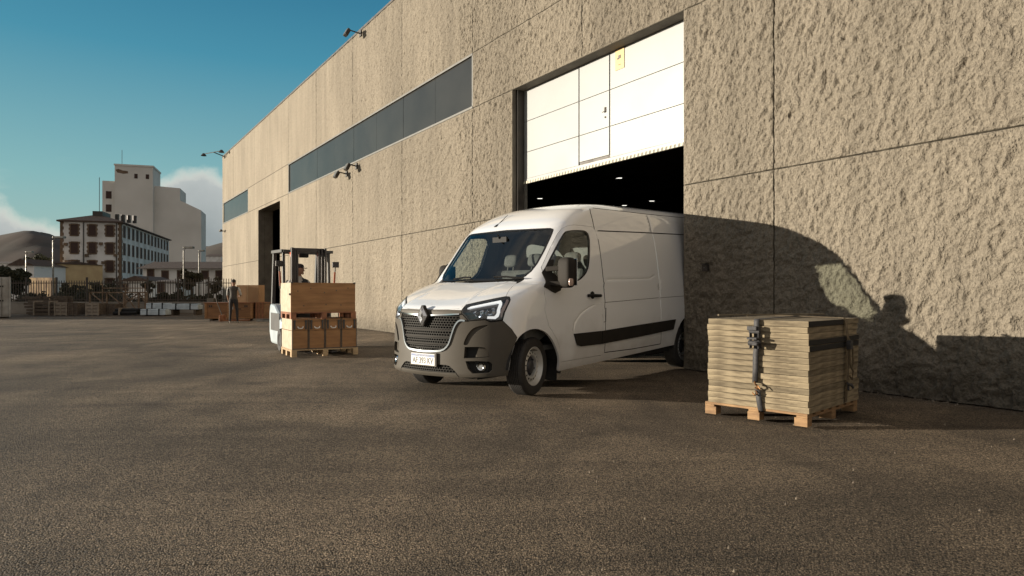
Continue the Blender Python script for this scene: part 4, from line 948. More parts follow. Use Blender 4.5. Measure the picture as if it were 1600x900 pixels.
# ------------------------------------------------------------------ strapped stack of slabs on a pallet, right foreground
PA = math.atan2(.697, .717)
pal0 = (2.66, 6.05)
def rotz(p, o, a): return (o[0]+p[0]*cos(a)-p[1]*sin(a), o[1]+p[0]*sin(a)+p[1]*cos(a))
M['slab'] = pmat('fibre_slab', (.270,.218,.140), (.135,.105,.065), 5.5, .9, bump=.5, bscale=55, stretch=(1,1,5), bdist=.01)
t_ = M['slab'].node_tree; oi = t_.nodes.new('ShaderNodeObjectInfo'); rr_ = t_.nodes.new('ShaderNodeMapRange'); rr_.inputs[3].default_value = .66; rr_.inputs[4].default_value = 1.28; t_.links.new(oi.outputs['Random'], rr_.inputs[0])
vm_ = t_.nodes.new('ShaderNodeVectorMath'); vm_.operation = 'SCALE'; b__ = t_.nodes['Principled BSDF']; t_.links.new(b__.inputs['Base Color'].links[0].from_socket, vm_.inputs[0]); t_.links.new(rr_.outputs[0], vm_.inputs['Scale']); t_.links.new(vm_.outputs[0], b__.inputs['Base Color'])
M['edge_shade'] = pmat('edge_shade_black', (.012,.011,.010), rough=.9)
M['strap'] = pmat('strap_web', (.045,.043,.045), (.028,.027,.028), 40, .7)
M['strap_tan'] = pmat('tan_webbing', (.16,.12,.07), (.10,.075,.045), 30, .8)
M['brass'] = pmat('rusty_hook', (.30,.15,.06), (.14,.07,.03), 20, .45, .7)
def make_pallet(label, w=1.25, d=1.02, mat=None, group=None, hgt=.12, cat='pallet', turn=False):
    o = empty('wooden_pallet', label=label, cat=cat, group=group); mt = mat or M['pallet']
    for i in range(7):
        q = MB(); wd = .115; y = i*(d-wd)/6; (q.box(i*(w-wd)/6, i*(w-wd)/6+wd, 0, d, hgt-.022, hgt) if turn else q.box(0, w, y, y+wd, hgt-.022, hgt)); q.build('deck_board', mt, o, bevel=.002)
    for i in range(3):
        x = (0, w/2-.05, w-.10)[i]; q = MB(); (q.box(0, w, (0,d/2-.05,d-.10)[i], (0,d/2-.05,d-.10)[i]+.10, hgt-.042, hgt-.0225) if turn else q.box(x, x+.10, 0, d, hgt-.042, hgt-.0225)); q.build('stringer_board', mt, o, bevel=.002)
        for j in range(3):
            y = (0, d/2-.06, d-.12)[j]; q = MB(); q.box(x, x+.10, y, y+.12, .0, hgt-.0425); q.build('block', mt, o, bevel=.003)
    return o
bp_ = make_pallet('wooden pallet under the strapped slab stack beside the wall', turn=True); bp_.location = (*pal0, 0); bp_.rotation_euler = (0,0,PA)
# on this pallet the blocks carry the weight along the edges, wide gaps between them
names = ['lowest','second from the bottom','third from the bottom','fourth from the bottom','fifth from the bottom','sixth from the bottom','seventh from the bottom','eighth, the middle one','seventh from the top','sixth from the top','fifth from the top','fourth from the top','third from the top','second from the top','topmost']
rs = random.Random(4); z = .121; th = .0558
for k in range(15):
    dx = rs.uniform(-.010,.010); dy = rs.uniform(-.010,.006); a = PA+rs.uniform(-.008,.008)
    p = rotz((.004+dx, -.006+dy), pal0, PA)
    o = empty('insulation_slab', (p[0], p[1], z), a, 'pale fibre slab in the strapped stack, %s of fifteen' % names[k], 'slab', 'slabs stacked on the pallet')
    q = MB(); x0, x1, y0, y1 = 0, 1.235, .0, 1.0
    n = 10; ex = [rs.uniform(-.002,.003) for _ in range(n+1)]
    top = [(x0+(x1-x0)*i/n, y0+ex[i]) for i in range(n+1)] + [(x1+rs.uniform(-.002,.002), y0+(y1-y0)*i/6) for i in range(1,7)] + [(x0, y1)] + [(x0+rs.uniform(-.0025,.0025), y1-(y1-y0)*i/n) for i in range(1,n)]
    q.prism(top, 0, th-.0035); q.build('slab_body', M['slab'], o, bevel=.002)
    if k in (14, 11, 10):
        q = MB(); q.box(.01, (1.225 if k != 14 else .80), -.006, .0015, .002, th-.006); q.build('shade_strip', M['edge_shade'], o)  # dark strip standing in for the shadow on recessed slab edges
    z += th
ztop = z
# strap over the left face, with ratchet and hooks
def strap_piece(mb, pts, w, side, t=.004):
    for a, b_ in zip(pts[:-1], pts[1:]): mb.beam(a, b_, w if side == 'y' else t, t if side == 'y' else w)
st = empty('ratchet_strap', (*pal0, 0), PA, 'grey ratchet strap round the lit left face of the slab stack', 'strap')
q = MB(); y = .47
def band(mb, pts, half, ax):
    vs = []; 
    for p in pts:
        p = Vector(p); off = Vector((0,half,0)) if ax == 'y' else Vector((half,0,0)); vs += [p-off, p+off]
    n = len(pts); mb.add(vs, [(2*i, 2*i+1, 2*i+3, 2*i+2) for i in range(n-1)])
pts = [(1.25,y+.03,ztop-.1),(1.245,y+.03,ztop+.005),(.6,y+.01,ztop+.012),(-.012,y,ztop+.006),(-.022,y,ztop-.02),(-.020,y,ztop-.25),(-.035,y+.004,.62),(-.028,y+.008,.50),(-.030,y+.012,.36)]
band(q, pts, .026, 'y')
o = q.build('webbing', M['strap'], st, True); s = o.modifiers.new('thick', 'SOLIDIFY'); s.thickness = .005
q = MB(); band(q, [(-.030,y-.012,.30),(-.024,y-.024,.20),(-.020,y-.040,.105),(.02,y-.045,.085)], .026, 'y'); o = q.build('webbing_tail', M['strap'], st, True); s = o.modifiers.new('thick', 'SOLIDIFY'); s.thickness = .005
q = MB(); q.box(-.075,-.025,y-.045,y-.040,ztop-.27,ztop-.06); q.box(-.075,-.025,y+.040,y+.045,ztop-.27,ztop-.06); q.tube([(-.055,y-.05,ztop-.11),(-.055,y+.05,ztop-.11)], .022, 10); q.tube([(-.060,y-.055,ztop-.22),(-.060,y+.055,ztop-.22)], .026, 12); rt = q.build('ratchet', M['strap'], st)
q = MB(); q.box(-.12,-.03,y-.05,y+.05,ztop-.185,ztop-.165, Matrix.Translation((0,0,0))); q.box(-.095,-.055,y-.035,y+.060,ztop-.10,ztop-.06); q.build('handle', M['strap'], rt, bevel=.006)
q = MB(); band(q, [(-.03,y-.02,ztop-.22),(-.07,y-.06,ztop-.26),(-.10,y-.055,ztop-.20),(-.115,y-.02,ztop-.235)], .022, 'y'); o = q.build('loose_end', M['strap'], st, True); s = o.modifiers.new('thick', 'SOLIDIFY'); s.thickness = .004
q = MB(); q.tube([(-.035,y+.012,.37),(-.06,y-.01,.35),(-.055,y-.03,.32),(-.03,y-.02,.30),(-.028,y+.01,.315)], .008, 8); q.tube([(-.03,y,.345),(-.065,y-.04,.335),(-.07,y-.06,.31)], .006, 8)
q.build('hook', M['brass'], st, True)
q = MB(); q.tube([(-.04,y+.03,.265),(-.055,y+.0,.245),(-.05,y-.025,.262),(-.035,y+.0,.285)], .007, 8); q.build('lower_hook', M['brass'], st, True)
# strap over the right face with hanging slack
st = empty('webbing_strap', (*pal0, 0), PA, 'tan strap with hanging loops on the shaded right face of the slab stack', 'strap')
q = MB(); x = .86
band(q, [(x+.02,1.0,ztop-.1),(x+.02,1.005,ztop+.02),(x,.5,ztop+.019),(x-.01,-.012,ztop+.012),(x-.01,-.030,ztop-.02),(x,-.05,ztop-.20),(x+.01,-.045,.5),(x+.005,-.04,.32),(x-.01,-.03,.14),(x-.01,.02,.10)], .024, 'x')
o = q.build('webbing', M['strap_tan'], st, True); s = o.modifiers.new('thick', 'SOLIDIFY'); s.thickness = .005
q = MB(); q.tube([(x,-.055,ztop-.20),(x+.05,-.07,ztop-.28),(x+.075,-.07,ztop-.42),(x+.04,-.07,ztop-.50),(x+.015,-.06,ztop-.42),(x+.0,-.06,ztop-.24)], .009, 8)
q.tube([(x+.02,-.05,ztop-.42),(x+.055,-.075,ztop-.52),(x+.04,-.07,ztop-.60),(x,-.06,ztop-.56)], .010, 8); q.build('hanging_loop', M['strap_tan'], st, True)
q = MB(); q.box(x-.035,x+.030,-.085,-.04,ztop-.30,ztop-.21); q.tube([(x-.045,-.06,ztop-.25),(x+.045,-.06,ztop-.25)], .02, 10); q.build('buckle', M['strap'], st, bevel=.006)
q = MB(); q.tube([(x-.04,-.05,.33),(x+.0,-.08,.30),(x+.05,-.06,.31),(x+.07,-.07,.27)], .012, 8); q.tube([(x,-.05,.30),(x-.03,-.06,.26)], .010, 8); q.build('hook', M['strap'], st, True)
# ply edge protectors lying on top
o = empty('edge_batten', (*pal0, ztop+.022), PA, 'thin pale batten lying across the top of the slab stack', 'batten')
q = MB(); q.beam((.10,.93,.010),(1.15,.30,.010),.03,.012); q.build('batten_body', M['slab'], o)

# ------------------------------------------------------------------ people
def grow(name, chains, mats, matf, parent, sub=1):
    """chains: list of lists of (point, radius); the first chain's first point is the root"""
    vs = []; es = []; rad = []; key = {}
    for ch in chains:
        prev = None
        for p, r in ch:
            k = tuple(round(c, 4) for c in p)
            if k not in key: key[k] = len(vs); vs.append(p); rad.append(r)
            i = key[k]
            if prev is not None and prev != i: es.append((prev, i))
            prev = i
    me = bpy.data.meshes.new('tmp_skin'); me.from_pydata(vs, es, []); o = bpy.data.objects.new('tmp_skin', me); COL.objects.link(o)
    sk = o.modifiers.new('skin', 'SKIN'); ss = o.modifiers.new('sub', 'SUBSURF'); ss.levels = sub; ss.render_levels = sub
    for i, r in enumerate(rad): me.skin_vertices[0].data[i].radius = (r, r) if not isinstance(r, tuple) else r; me.skin_vertices[0].data[i].use_root = (i == 0)
    dg = bpy.context.evaluated_depsgraph_get(); out_ = bpy.data.meshes.new_from_object(o.evaluated_get(dg)); bpy.data.objects.remove(o)
    out_.materials.clear()
    for p in out_.polygons: p.material_index = matf(p.center)
    r_ = link(name, out_, mats, parent, True, angle=60); return r_
M['skin'] = pmat('skin', (.36,.20,.13), (.32,.17,.11), 8, .55)
M['trousers'] = pmat('dark_trousers', (.022,.021,.022), (.032,.03,.03), 9, .85)
M['vest_grey'] = pmat('grey_vest', (.07,.06,.05), (.05,.043,.036), 9, .85)
M['shirt'] = pmat('light_shirt', (.46,.44,.40), (.38,.36,.33), 9, .8)
M['vest_dark'] = pmat('dark_vest', (.022,.024,.03), (.03,.032,.04), 9, .8)
M['hair'] = pmat('dark_hair', (.018,.013,.010), rough=.7)
M['shoe'] = pmat('pale_shoe', (.42,.40,.38), rough=.6)
def hand(w, d, up, s=1.0, curl=.5):
    """chains of a small hand: w wrist point, d direction of the fingers, up back-of-hand normal"""
    w = Vector(w); d = Vector(d).normalized(); up = Vector(up).normalized(); sd = d.cross(up).normalized(); ch = []
    palm = w+d*.085*s
    for k, (o_, l) in enumerate(((-.033,.062),(-.011,.076),(.011,.070),(.031,.054))):
        b0 = w+d*.075*s+sd*o_*s; b1 = b0+(d*.6-up*.0).normalized()*l*.5*s; b2 = b1+(d*(1-curl)-up*curl).normalized()*l*.5*s
        ch.append([(tuple(palm), .020*s), (tuple(b0), .0105*s), (tuple(b1), .009*s), (tuple(b2), .0075*s)])
    t0 = w+d*.035*s-sd*.030*s; t1 = t0+(d*.6-sd*.7).normalized()*.038*s; t2 = t1+(d*.9-sd*.2-up*.2).normalized()*.03*s
    ch.append([(tuple(w), .024*s), (tuple(t0), .014*s), (tuple(t1), .011*s), (tuple(t2), .009*s)])
    return [(tuple(w), .024*s), (tuple(palm), .020*s)], ch
# man standing with his back to the camera beside the long crate
man = empty('person', (-11.15, 26.9, 0), R(4), 'man in grey vest and dark trousers standing with his back turned beside the long crate', 'person')
def arm(sh, el, wr, d, up):
    a, c = hand(wr, d, up)
    return [[((0,0,1.40),.10), (sh,.062), (tuple((Vector(sh)+Vector(el))/2),.052), (el,.043), (tuple((Vector(el)+Vector(wr))/2),.036), (wr,.025)], a] + c
ch = [[((0,0,.96),.125),((0,0,1.10),.125),((0,.01,1.27),.145),((0,0,1.40),.10),((0,.0,1.50),.055),((0,.03,1.575),.062)],
      [((0,0,.96),.125),((-.10,0,.90),.092),((-.115,.01,.52),.060),((-.135,-.01,.12),.042),((-.14,.06,.045),.040),((-.15,.15,.035),.032)],
      [((0,0,.96),.125),((.10,0,.90),.092),((.13,.03,.52),.060),((.155,.0,.12),.042),((.165,.07,.045),.040),((.18,.16,.035),.032)]]
ch += arm((-.20,0,1.41), (-.245,.03,1.14), (-.23,.13,.92), (.1,.3,-1), (-1,0,0)) + arm((.20,0,1.41), (.285,.02,1.15), (.16,.24,1.08), (-.8,.5,.1), (0,0,1))
def mf(c):
    if c.z > 1.50: return 0
    if c.z < .085: return 4
    if c.z < .965 and abs(c.x) < .22: return 1
    if abs(c.x) > .20+max(0, (1.40-c.z)*.02) and c.z > 1.12: return 3
    if abs(c.x) > .21 or (c.y > .17 and c.z < 1.2): return 0
    return 2
bod = grow('body', ch, [M['skin'], M['trousers'], M['vest_grey'], M['shirt'], M['shoe']], mf, man, 2)
def head(parent, c, rz=0, tilt=0, cap=False, s=1.0):
    Mx = Matrix.Translation(c) @ Matrix.Rotation(rz, 4, 'Z') @ Matrix.Rotation(tilt, 4, 'X')
    h_ = MB(); sbox(h_, (0,0,0), (.076*s,.096*s,.118*s), 2.3, 20, 14, .10, Mx); sbox(h_, (0,.096*s,-.018*s), (.014*s,.020*s,.024*s), 2, 8, 6, -.3, Mx)
    for k in (-1, 1): sbox(h_, (.077*s*k,-.005,0-.01), (.010,.020,.032), 2, 8, 6, 0, Mx)
    sbox(h_, (0,.078*s,-.085*s), (.034*s,.024*s,.026*s), 2.2, 10, 6, 0, Mx)
    hd = h_.build('head', M['skin'], parent, True)
    e_ = MB()
    for k in (-1, 1): sbox(e_, (.030*s*k,.087*s,.008*s), (.013,.009,.007), 2, 8, 6, 0, Mx)
    sbox(e_, (0,.093*s,-.058*s), (.024*s,.006,.005), 2, 8, 6, 0, Mx); e_.build('face_features', M['hair'], hd, True)
    r_ = MB(); sbox(r_, (0,-.018*s,.038*s), (.083*s,.092*s,.092*s), 2.3, 20, 12, .05, Mx)
    if cap:
        r_ = MB(); sbox(r_, (0,-.008*s,.062*s), (.084*s,.102*s,.066*s), 2.4, 20, 12, 0, Mx)
        r_.prism([(-.07,.07),(-.062,.13),(-.03,.165),(.03,.165),(.062,.13),(.07,.07)], .028, .040, Mx); r_.build('cap', M['vest_dark'], parent, True)
    else: r_.build('hair', M['hair'], parent, True)
head(man, (0,.035,1.635), 0, R(-8))

# ------------------------------------------------------------------ forklift with its load
FO = (-4.15, 12.65); FA = math.atan2(.5, .866)
fk = lambda x, y: rotz((x, y), FO, FA)
TILT = 0
fl_ = empty('forklift', (*FO, 0), FA, 'compact grey and white forklift carrying stacked plywood crates', 'forklift')
M['fl_white'] = pmat('forklift_paint', (.46,.52,.54), (.38,.43,.46), 3, .4, coat=.3)
M['fl_grey'] = pmat('forklift_grey', (.065,.062,.058), (.045,.043,.04), 4, .5)
M['mast'] = pmat('mast_steel', (.030,.026,.024), (.05,.04,.034), 8, .45, .4)
q = MB(); cwp = [(1.50,.30),(1.50,.62),(1.70,.70),(2.30,.95),(2.72,.98),(2.80,.80),(2.80,.34),(2.62,.10),(1.60,.10)]
q.prism([(a, b_) for a, b_ in cwp], .10, 1.16, Matrix(((0,0,1,0),(1,0,0,0),(0,1,0,0),(0,0,0,1)))); q.build('chassis', M['fl_white'], fl_, bevel=.05)
q = MB(); q.box(.095,.10,1.66,2.60,.40,.78); q.build('side_panel', M['fl_grey'], fl_); q = MB(); q.box(1.16,1.165,1.66,2.60,.40,.78); q.build('side_panel', M['fl_grey'], fl_)
q = MB(); q.box(.12,1.14,1.35,1.75,.18,.40); q.build('floor_plate', M['fl_grey'], fl_)
q = MB(); q.prism([(1.42,.40),(1.42,.95),(1.50,1.05),(1.62,1.02),(1.58,.40)], .30, .98, Matrix(((0,0,1,0),(1,0,0,0),(0,1,0,0),(0,0,0,1)))); q.build('dash', M['fl_grey'], fl_, bevel=.02)
q = MB(); Mx = Matrix.Translation((.62,1.62,1.12)) @ Matrix.Rotation(R(40), 4, 'X'); q.tube([Mx @ Vector((.15*cos(2*pi*k/20), .15*sin(2*pi*k/20), 0)) for k in range(21)], .013, 6); q.tube([Mx @ Vector((-.15,0,0)), Mx @ Vector((.15,0,0))], .013, 6); q.tube([Mx @ Vector((0,0,0)), (.62,1.55,.95)], .025, 6); q.build('steering_wheel', M['black'], fl_, True)
q = MB(); q.box(.36,.88,1.95,2.42,.93,1.05); s_ = q.build('seat', M['black'], fl_, bevel=.03); q = MB(); q.box(.38,.86,2.34,2.46,1.03,1.50, Matrix.Translation((0,0,0))); q.build('backrest', M['black'], s_, bevel=.04)
for x in (.16, 1.10):       # guard pillars
    q = MB(); q.beam((x,2.70,.85),(x,2.50,2.10),.075,.10,(0,1,0)); q.build('rear_pillar', M['fl_grey'], fl_, bevel=.01)
    q = MB(); q.beam((x,1.46,.62),(x,1.56,2.08),.055,.07,(0,1,0)); q.build('front_pillar', M['fl_grey'], fl_, bevel=.01)
gd = MB(); gd.beam((.13,1.42,2.09),(.13,2.55,2.12),.07,.06); gd.beam((1.13,1.42,2.09),(1.13,2.55,2.12),.07,.06); gd.beam((.13,1.42,2.09),(1.13,1.42,2.09),.07,.05); gd.beam((.13,2.53,2.12),(1.13,2.53,2.12),.07,.06)
for k in range(5): gd.beam((.28+k*.175,1.44,2.10),(.28+k*.175,2.52,2.13),.03,.025)
gd.build('overhead_guard', M['fl_grey'], fl_)
for x, sgn in ((.07,-1),(1.18,1)):
    q = MB(); q.tube([(x,1.44,1.30),(x+.02*sgn,1.42,1.62),(x+.03*sgn,1.40,1.86)], .016, 6); q.box(x-.07+.03*sgn,x+.07+.03*sgn,1.36,1.42,1.76,1.88); q.build('work_light', M['mast'], fl_, bevel=.008)
    q = MB(); q.beam((x,1.40,1.36),(x+.015*sgn,1.385,1.66),.035,.02); q.build('orange_belt', pmat('orange_web', (.42,.10,.03), (.34,.08,.03), 20, .6), fl_)
q = MB(); q.lathe([(.001,-.13),(.045,-.12),(.055,-.02),(.055,0)], Matrix.Translation((.42,1.90,2.09)), 14); q.build('beacon', emat('beacon_orange', (1,.16,.05), 1.4), fl_, True)
q = MB(); q.box(.55,.74,1.80,1.92,1.98,2.07); q.build('roof_console', M['black'], fl_, bevel=.015)
for x in (.235, .905):
    sg_ = 1 if x < .5 else -1
    for k in range(3):
        xx = x+sg_*k*.058; q = MB(); q.box(xx-.022,xx+.022,1.02+k*.045,1.13+k*.045,.08+.03*k,2.14-.02*k); q.build('mast_rail', M['mast'], fl_, bevel=.006)
    q = MB(); q.tube([(x+sg_*.03,1.20,.2),(x+sg_*.03,1.20,2.02)], .022, 8); q.build('lift_cylinder', M['steel_grey'], fl_, True)
for zz in (.35, 1.15, 2.10):
    q = MB(); q.box(.22,.93,1.13,1.19,zz-.04,zz+.04); q.build('cross_member', M['mast'], fl_, bevel=.006)
q = MB(); q.box(.18,.97,.985,1.02,.18,.26); q.box(.18,.97,.985,1.02,.46,.54); q.box(.18,.23,.985,1.02,.18,1.25); q.box(.92,.97,.985,1.02,.18,1.25); q.build('fork_carriage', M['mast'], fl_)
for x in (.33, .80): q = MB(); q.box(x-.055,x+.055,-.02,.98,.062,.095); q.box(x-.055,x+.055,.945,.98,.095,.56); q.build('fork', M['mast'], fl_, bevel=.004)
def solid_wheel(x, y, r, w):
    q = MB(); Mx = Matrix.Translation((x,y,r)) @ Matrix.Rotation(R(90), 4, 'Y'); q.lathe([(.0,w/2-.02),(r*.45,w/2-.02),(r*.55,w/2),(r*.93,w/2),(r,w/2-.03),(r,-w/2+.03),(r*.93,-w/2),(r*.55,-w/2),(r*.45,-w/2+.02),(0,-w/2+.02)], Mx, 24); q.build('wheel', M['tyre'], fl_, True)
solid_wheel(.14, 1.42, .24, .18); solid_wheel(1.12, 1.42, .24, .18); solid_wheel(.45, 2.42, .21, .16); solid_wheel(.81, 2.42, .21, .16)
# driver
dv_ = empty('person', (*fk(.60, 2.10), .0), FA, 'forklift driver in dark vest and black cap looking to the right', 'person')
def arm2(sh, el, wr, d, up):
    a, c = hand(wr, d, up, 1.0, .75)
    return [[((0,.02,1.47),.10), (sh,.062), (tuple((Vector(sh)+Vector(el))/2),.050), (el,.042), (tuple((Vector(el)+Vector(wr))/2),.034), (wr,.025)], a] + c
ch = [[((0,.05,1.08),.125),((0,.06,1.25),.135),((0,.03,1.38),.145),((0,.02,1.47),.10),((0,.0,1.58),.052),((0,-.02,1.65),.058)],
      [((0,.05,1.08),.125),((-.11,-.02,1.06),.095),((-.15,-.42,1.02),.068),((-.15,-.46,.60),.045),((-.15,-.50,.43),.040),((-.15,-.62,.42),.034)],
      [((0,.05,1.08),.125),((.11,-.02,1.06),.095),((.15,-.42,1.02),.068),((.15,-.46,.60),.045),((.15,-.50,.43),.040),((.15,-.62,.42),.034)]]
ch += arm2((-.19,.03,1.46), (-.25,-.10,1.22), (-.11,-.38,1.17), (.3,-1,.1), (0,0,1)) + arm2((.19,.03,1.46), (.27,-.08,1.22), (.15,-.38,1.17), (-.3,-1,.1), (0,0,1))
def mf2(c):
    if c.z > 1.57: return 0
    if c.z < .5: return 2
    if c.z < 1.12 and c.y < .2 and not (c.z > 1.08 and abs(c.x) > .18): return 1
    if abs(c.x) > .19: return 3 if c.z > 1.24 else 0
    if abs(c.x) < .05 and c.z > 1.36 and c.y < .0: return 3
    return 2 if c.z > 1.05 and abs(c.x) < .19 and c.y > -.2 else 0
grow('body', ch, [M['skin'], M['trousers'], M['vest_dark'], M['shirt']], mf2, dv_, 2)
head(dv_, (0,-.03,1.73), R(180)+R(62), R(-3), cap=True)
# load
M['ply_sunlit'] = pmat('plywood_sunlit', (.42,.36,.26), (.34,.29,.20), 3, .7, stretch=(1,2,4))  # paler ply for the left faces, sunlight put into the colour
pl1 = make_pallet('lower pallet on the forks, carrying four plywood cases', 1.28, .95, M['ply_pale'], 'pallets on the forklift', .14); pl1.location = (*FO, 0); pl1.rotation_euler = (0,0,FA)
for i in range(3): 
    q = MB(); x = (0, 1.28/2-.05, 1.18)[i]; q.box(x, x+.10, 0, .95, -.001, .0) if False else None
case = None; cl = ['leftmost plywood case with white handle on the forklift', 'second plywood case from the left on the forklift', 'third plywood case from the left on the forklift', 'rightmost plywood case with white handle on the forklift']
M['case_side'] = M['ply_pale']
for k in range(4):
    if case is None:
        case = empty('plywood_case', label=cl[0], cat='case', group='plywood cases with handles'); w, d_, h_ = .300, .93, .575
        q = MB(); q.box(0, w, 0, d_, 0, .355); q.build('case_body', M['ply'], case, bevel=.004); q = MB(); q.box(-.004, 0, .01, d_-.01, .0, .352); q.box(-.004, 0, .01, d_-.01, .363, h_-.003); q.build('sunlit_side', M['ply_sunlit'], case)
        q = MB(); q.box(0, w, .0, d_, .360, h_); lid = q.build('lid', M['ply'], case, bevel=.004)
        q = MB(); q.box(.0,.012,-.010,.0,.01,.57); q.box(w-.012,w,-.010,.0,.01,.57); q.box(0,w,-.010,.0,.0,.02); q.build('edge_batten', M['old_wood'], case)
        q = MB(); q.tube([(.10,-.012,.43),(.115,-.035,.405),(.15,-.042,.398),(.185,-.035,.405),(.20,-.012,.43)], .011, 8); q.build('handle', pmat('white_grip', (.72,.70,.64), rough=.5), lid, True)
        for x in (.045, .255):
            q = MB(); q.box(x-.016,x+.016,-.014,-.001,.38,.535); q.lathe([(.001,.012),(.020,.012),(.024,.0)], Matrix.Translation((x,-.012,.535)) @ Matrix.Rotation(R(90),4,'X'), 12); q.lathe([(.001,.010),(.016,.010),(.018,.0)], Matrix.Translation((x,-.012,.41)) @ Matrix.Rotation(R(90),4,'X'), 12); q.build('latch', M['steel_dark'], lid)
        o = case
    else: o = copy_tree(case); o['label'] = cl[k]
    o.location = (*fk(.012+k*.313, .012), .141); o.rotation_euler = (0,0,FA)
pl2 = make_pallet('upper pallet between the plywood cases and the big crate', 1.25, .93, M['pallet_dark'], 'pallets on the forklift', .13); pl2.location = (*fk(-.01, .01), .7175); pl2.rotation_euler = (0,0,FA)
cr = empty('plywood_crate', (*fk(-.01, .015), .8485), FA, 'big knotty plywood crate on top of the forklift load', 'crate')
q = MB(); q.box(0,1.235,0,.015,0,.56); q.build('front_panel', M['ply'], cr, bevel=.002); q = MB(); q.box(.0,.015,.0155,.93,0,.56); q.build('side_panel', M['ply_sunlit'], cr); q = MB(); q.box(1.22,1.235,.0155,.93,0,.56); q.build('side_panel', M['ply'], cr); q = MB(); q.box(.0155,1.2195,.915,.93,0,.56); q.build('back_panel', M['ply'], cr); q = MB(); q.box(.016,1.219,.016,.914,.535,.556); q.build('top_panel', M['ply'], cr)
q = MB()
rs = random.Random(8)
for x, z_ in ((.13,.40),(.37,.45),(.63,.37),(.86,.41),(1.09,.46),(.66,.14),(.24,.12),(.95,.13)): q.lathe([(.001,.0025),(.011,.002),(.013,0)], Matrix.Translation((x,-.0005,z_)) @ Matrix.Rotation(R(90),4,'X'), 10)
q.build('knot', M['old_wood'], cr)
q = MB()
for x in (.02, 1.215):
    q.box(x-.02,x+.02,-.01,.02,.545,.572)
q.build('corner_bracket', M['steel_dark'], cr)
q = MB(); q.box(1.236,1.262,.30,.36,.30,.34); q.build('latch', M['steel_dark'], cr)
q = MB(); q.box(-.022,-.001,.02,.08,.32,.36); q.build('latch', M['steel_dark'], cr)

# ------------------------------------------------------------------ long crate, box and second crate by the far doorway
cb = empty('long_crate', (-13.35, 29.2, .0), R(2), 'long low brown wooden crate standing behind the man by the far doorway', 'crate')
M['crate_brown'] = pmat('brown_crate_wood', (.25,.122,.05), (.165,.078,.032), 3, .75, stretch=(.5,1,5), bump=.2)
q = MB(); q.box(.0,2.06,0,.75,.10,.76); q.build('box_body', M['crate_brown'], cb, bevel=.006)
q = MB(); q.box(-.04,2.10,-.03,.78,.762,.80); q.build('lid', M['pallet_dark'], cb, bevel=.004)
for x in (.0, .96, 1.96): q = MB(); q.box(x,x+.10,-.024,-.001,.10,.76); q.build('batten', M['ply'], cb, bevel=.002)
q = MB(); q.box(.12,1.94,-.02,-.001,.10,.17); q.build('batten', M['ply'], cb, bevel=.002)
q = MB(); q.box(.2,.32,.02,.7,0,.099); q.box(.95,1.08,.02,.7,0,.099); q.box(1.7,1.83,.02,.7,0,.099); q.build('skid', M['old_wood'], cb)
for x in (.18, .26, 1.70, 1.78):
    q = MB(); q.box(x,x+.055,-.004,-.0005,.60,.68); q.build('stencil', M['ink'], cb)
q = MB(); q.box(1.14,1.22,-.005,-.0005,.50,.62); q.build('paper_label', M['shirt'], cb); q = MB(); q.box(1.32,1.56,-.005,-.0005,.50,.54); q.build('stencil', M['ink'], cb)
c2 = empty('short_crate', (-11.22, 29.35, 0), R(2), 'short upright battened crate at the right end of the long crate', 'crate')
q = MB(); q.box(.02,.38,0,.8,.05,.76); q.build('box_body', M['crate_brown'], c2, bevel=.006)
for x in (.02,.15,.29): q = MB(); q.box(x,x+.07,-.025,-.001,.05,.78); q.build('batten', M['pallet_dark'], c2)
q = MB(); q.box(0,.42,-.03,.82,.782,.81); q.build('lid', M['pallet_dark'], c2)
c3 = empty('cardboard_box', (-12.05, 29.4, .802), R(-3), 'large brown box standing on the long crate', 'box')
q = MB(); q.box(0,.99,0,.62,0,.76); q.build('carton', pmat('cardboard', (.34,.20,.10), (.28,.16,.08), 2, .8), c3, bevel=.01); q = MB(); q.box(.48,.51,-.003,.0,0,.76); q.build('tape', M['ply_pale'], c3)
q = MB(); q.box(-.30,-.05,.1,.14,.0,.74)
o = empty('timber_board', (-12.05, 29.25, .802), R(-3), 'pale board standing upright at the left of the brown box', 'board'); q = MB(); q.box(-.16,-.05,.05,.12,0,.75); q.build('board_body', M['ply_pale'], o)
o = empty('hand_truck', (-10.95, 27.9, 0), R(10), 'low red pallet truck standing at the foot of the long crate', 'pallet truck')
q = MB(); q.box(-1.15,-.05,.20,.34,.05,.10); q.build('fork', M['pallet_dark'], o); q = MB(); q.box(-1.15,-.05,.50,.64,.05,.10); q.build('fork', M['pallet_dark'], o)
q = MB(); q.box(-1.20,-1.02,.20,.64,.03,.30); q.build('head', M['pallet_dark'], o, bevel=.02); q = MB(); q.tube([(-1.12,.42,.28),(-1.33,.42,.85),(-1.37,.42,1.02)], .018, 6); q.build('drawbar', M['steel_dark'], o)
o = empty('steel_beam', (-10.9, 28.6, 0), R(-3), 'pale steel beam lying on the ground before the far doorway', 'beam'); q = MB(); q.box(0,2.2,0,.12,.0,.02); q.box(0,2.2,.05,.07,.02,.10); q.box(0,2.2,0,.12,.10,.12); q.build('beam_body', M['steel_grey'], o)
# ------------------------------------------------------------------ the yard's far edge
def P(px, Y, py=None):      # a place on the ground plan seen at photo column px, distance Y
    return ((px-800)/1050*Y, Y)
def hgt(py, Y): return CAM_H + (458-py)/1050*Y
M['far_wall'] = pmat('yard_wall_plaster', (.26,.235,.20), (.17,.15,.125), .8, .9)
M['iron'] = pmat('fence_iron', (.045,.035,.028), (.07,.05,.038), 5, .7)
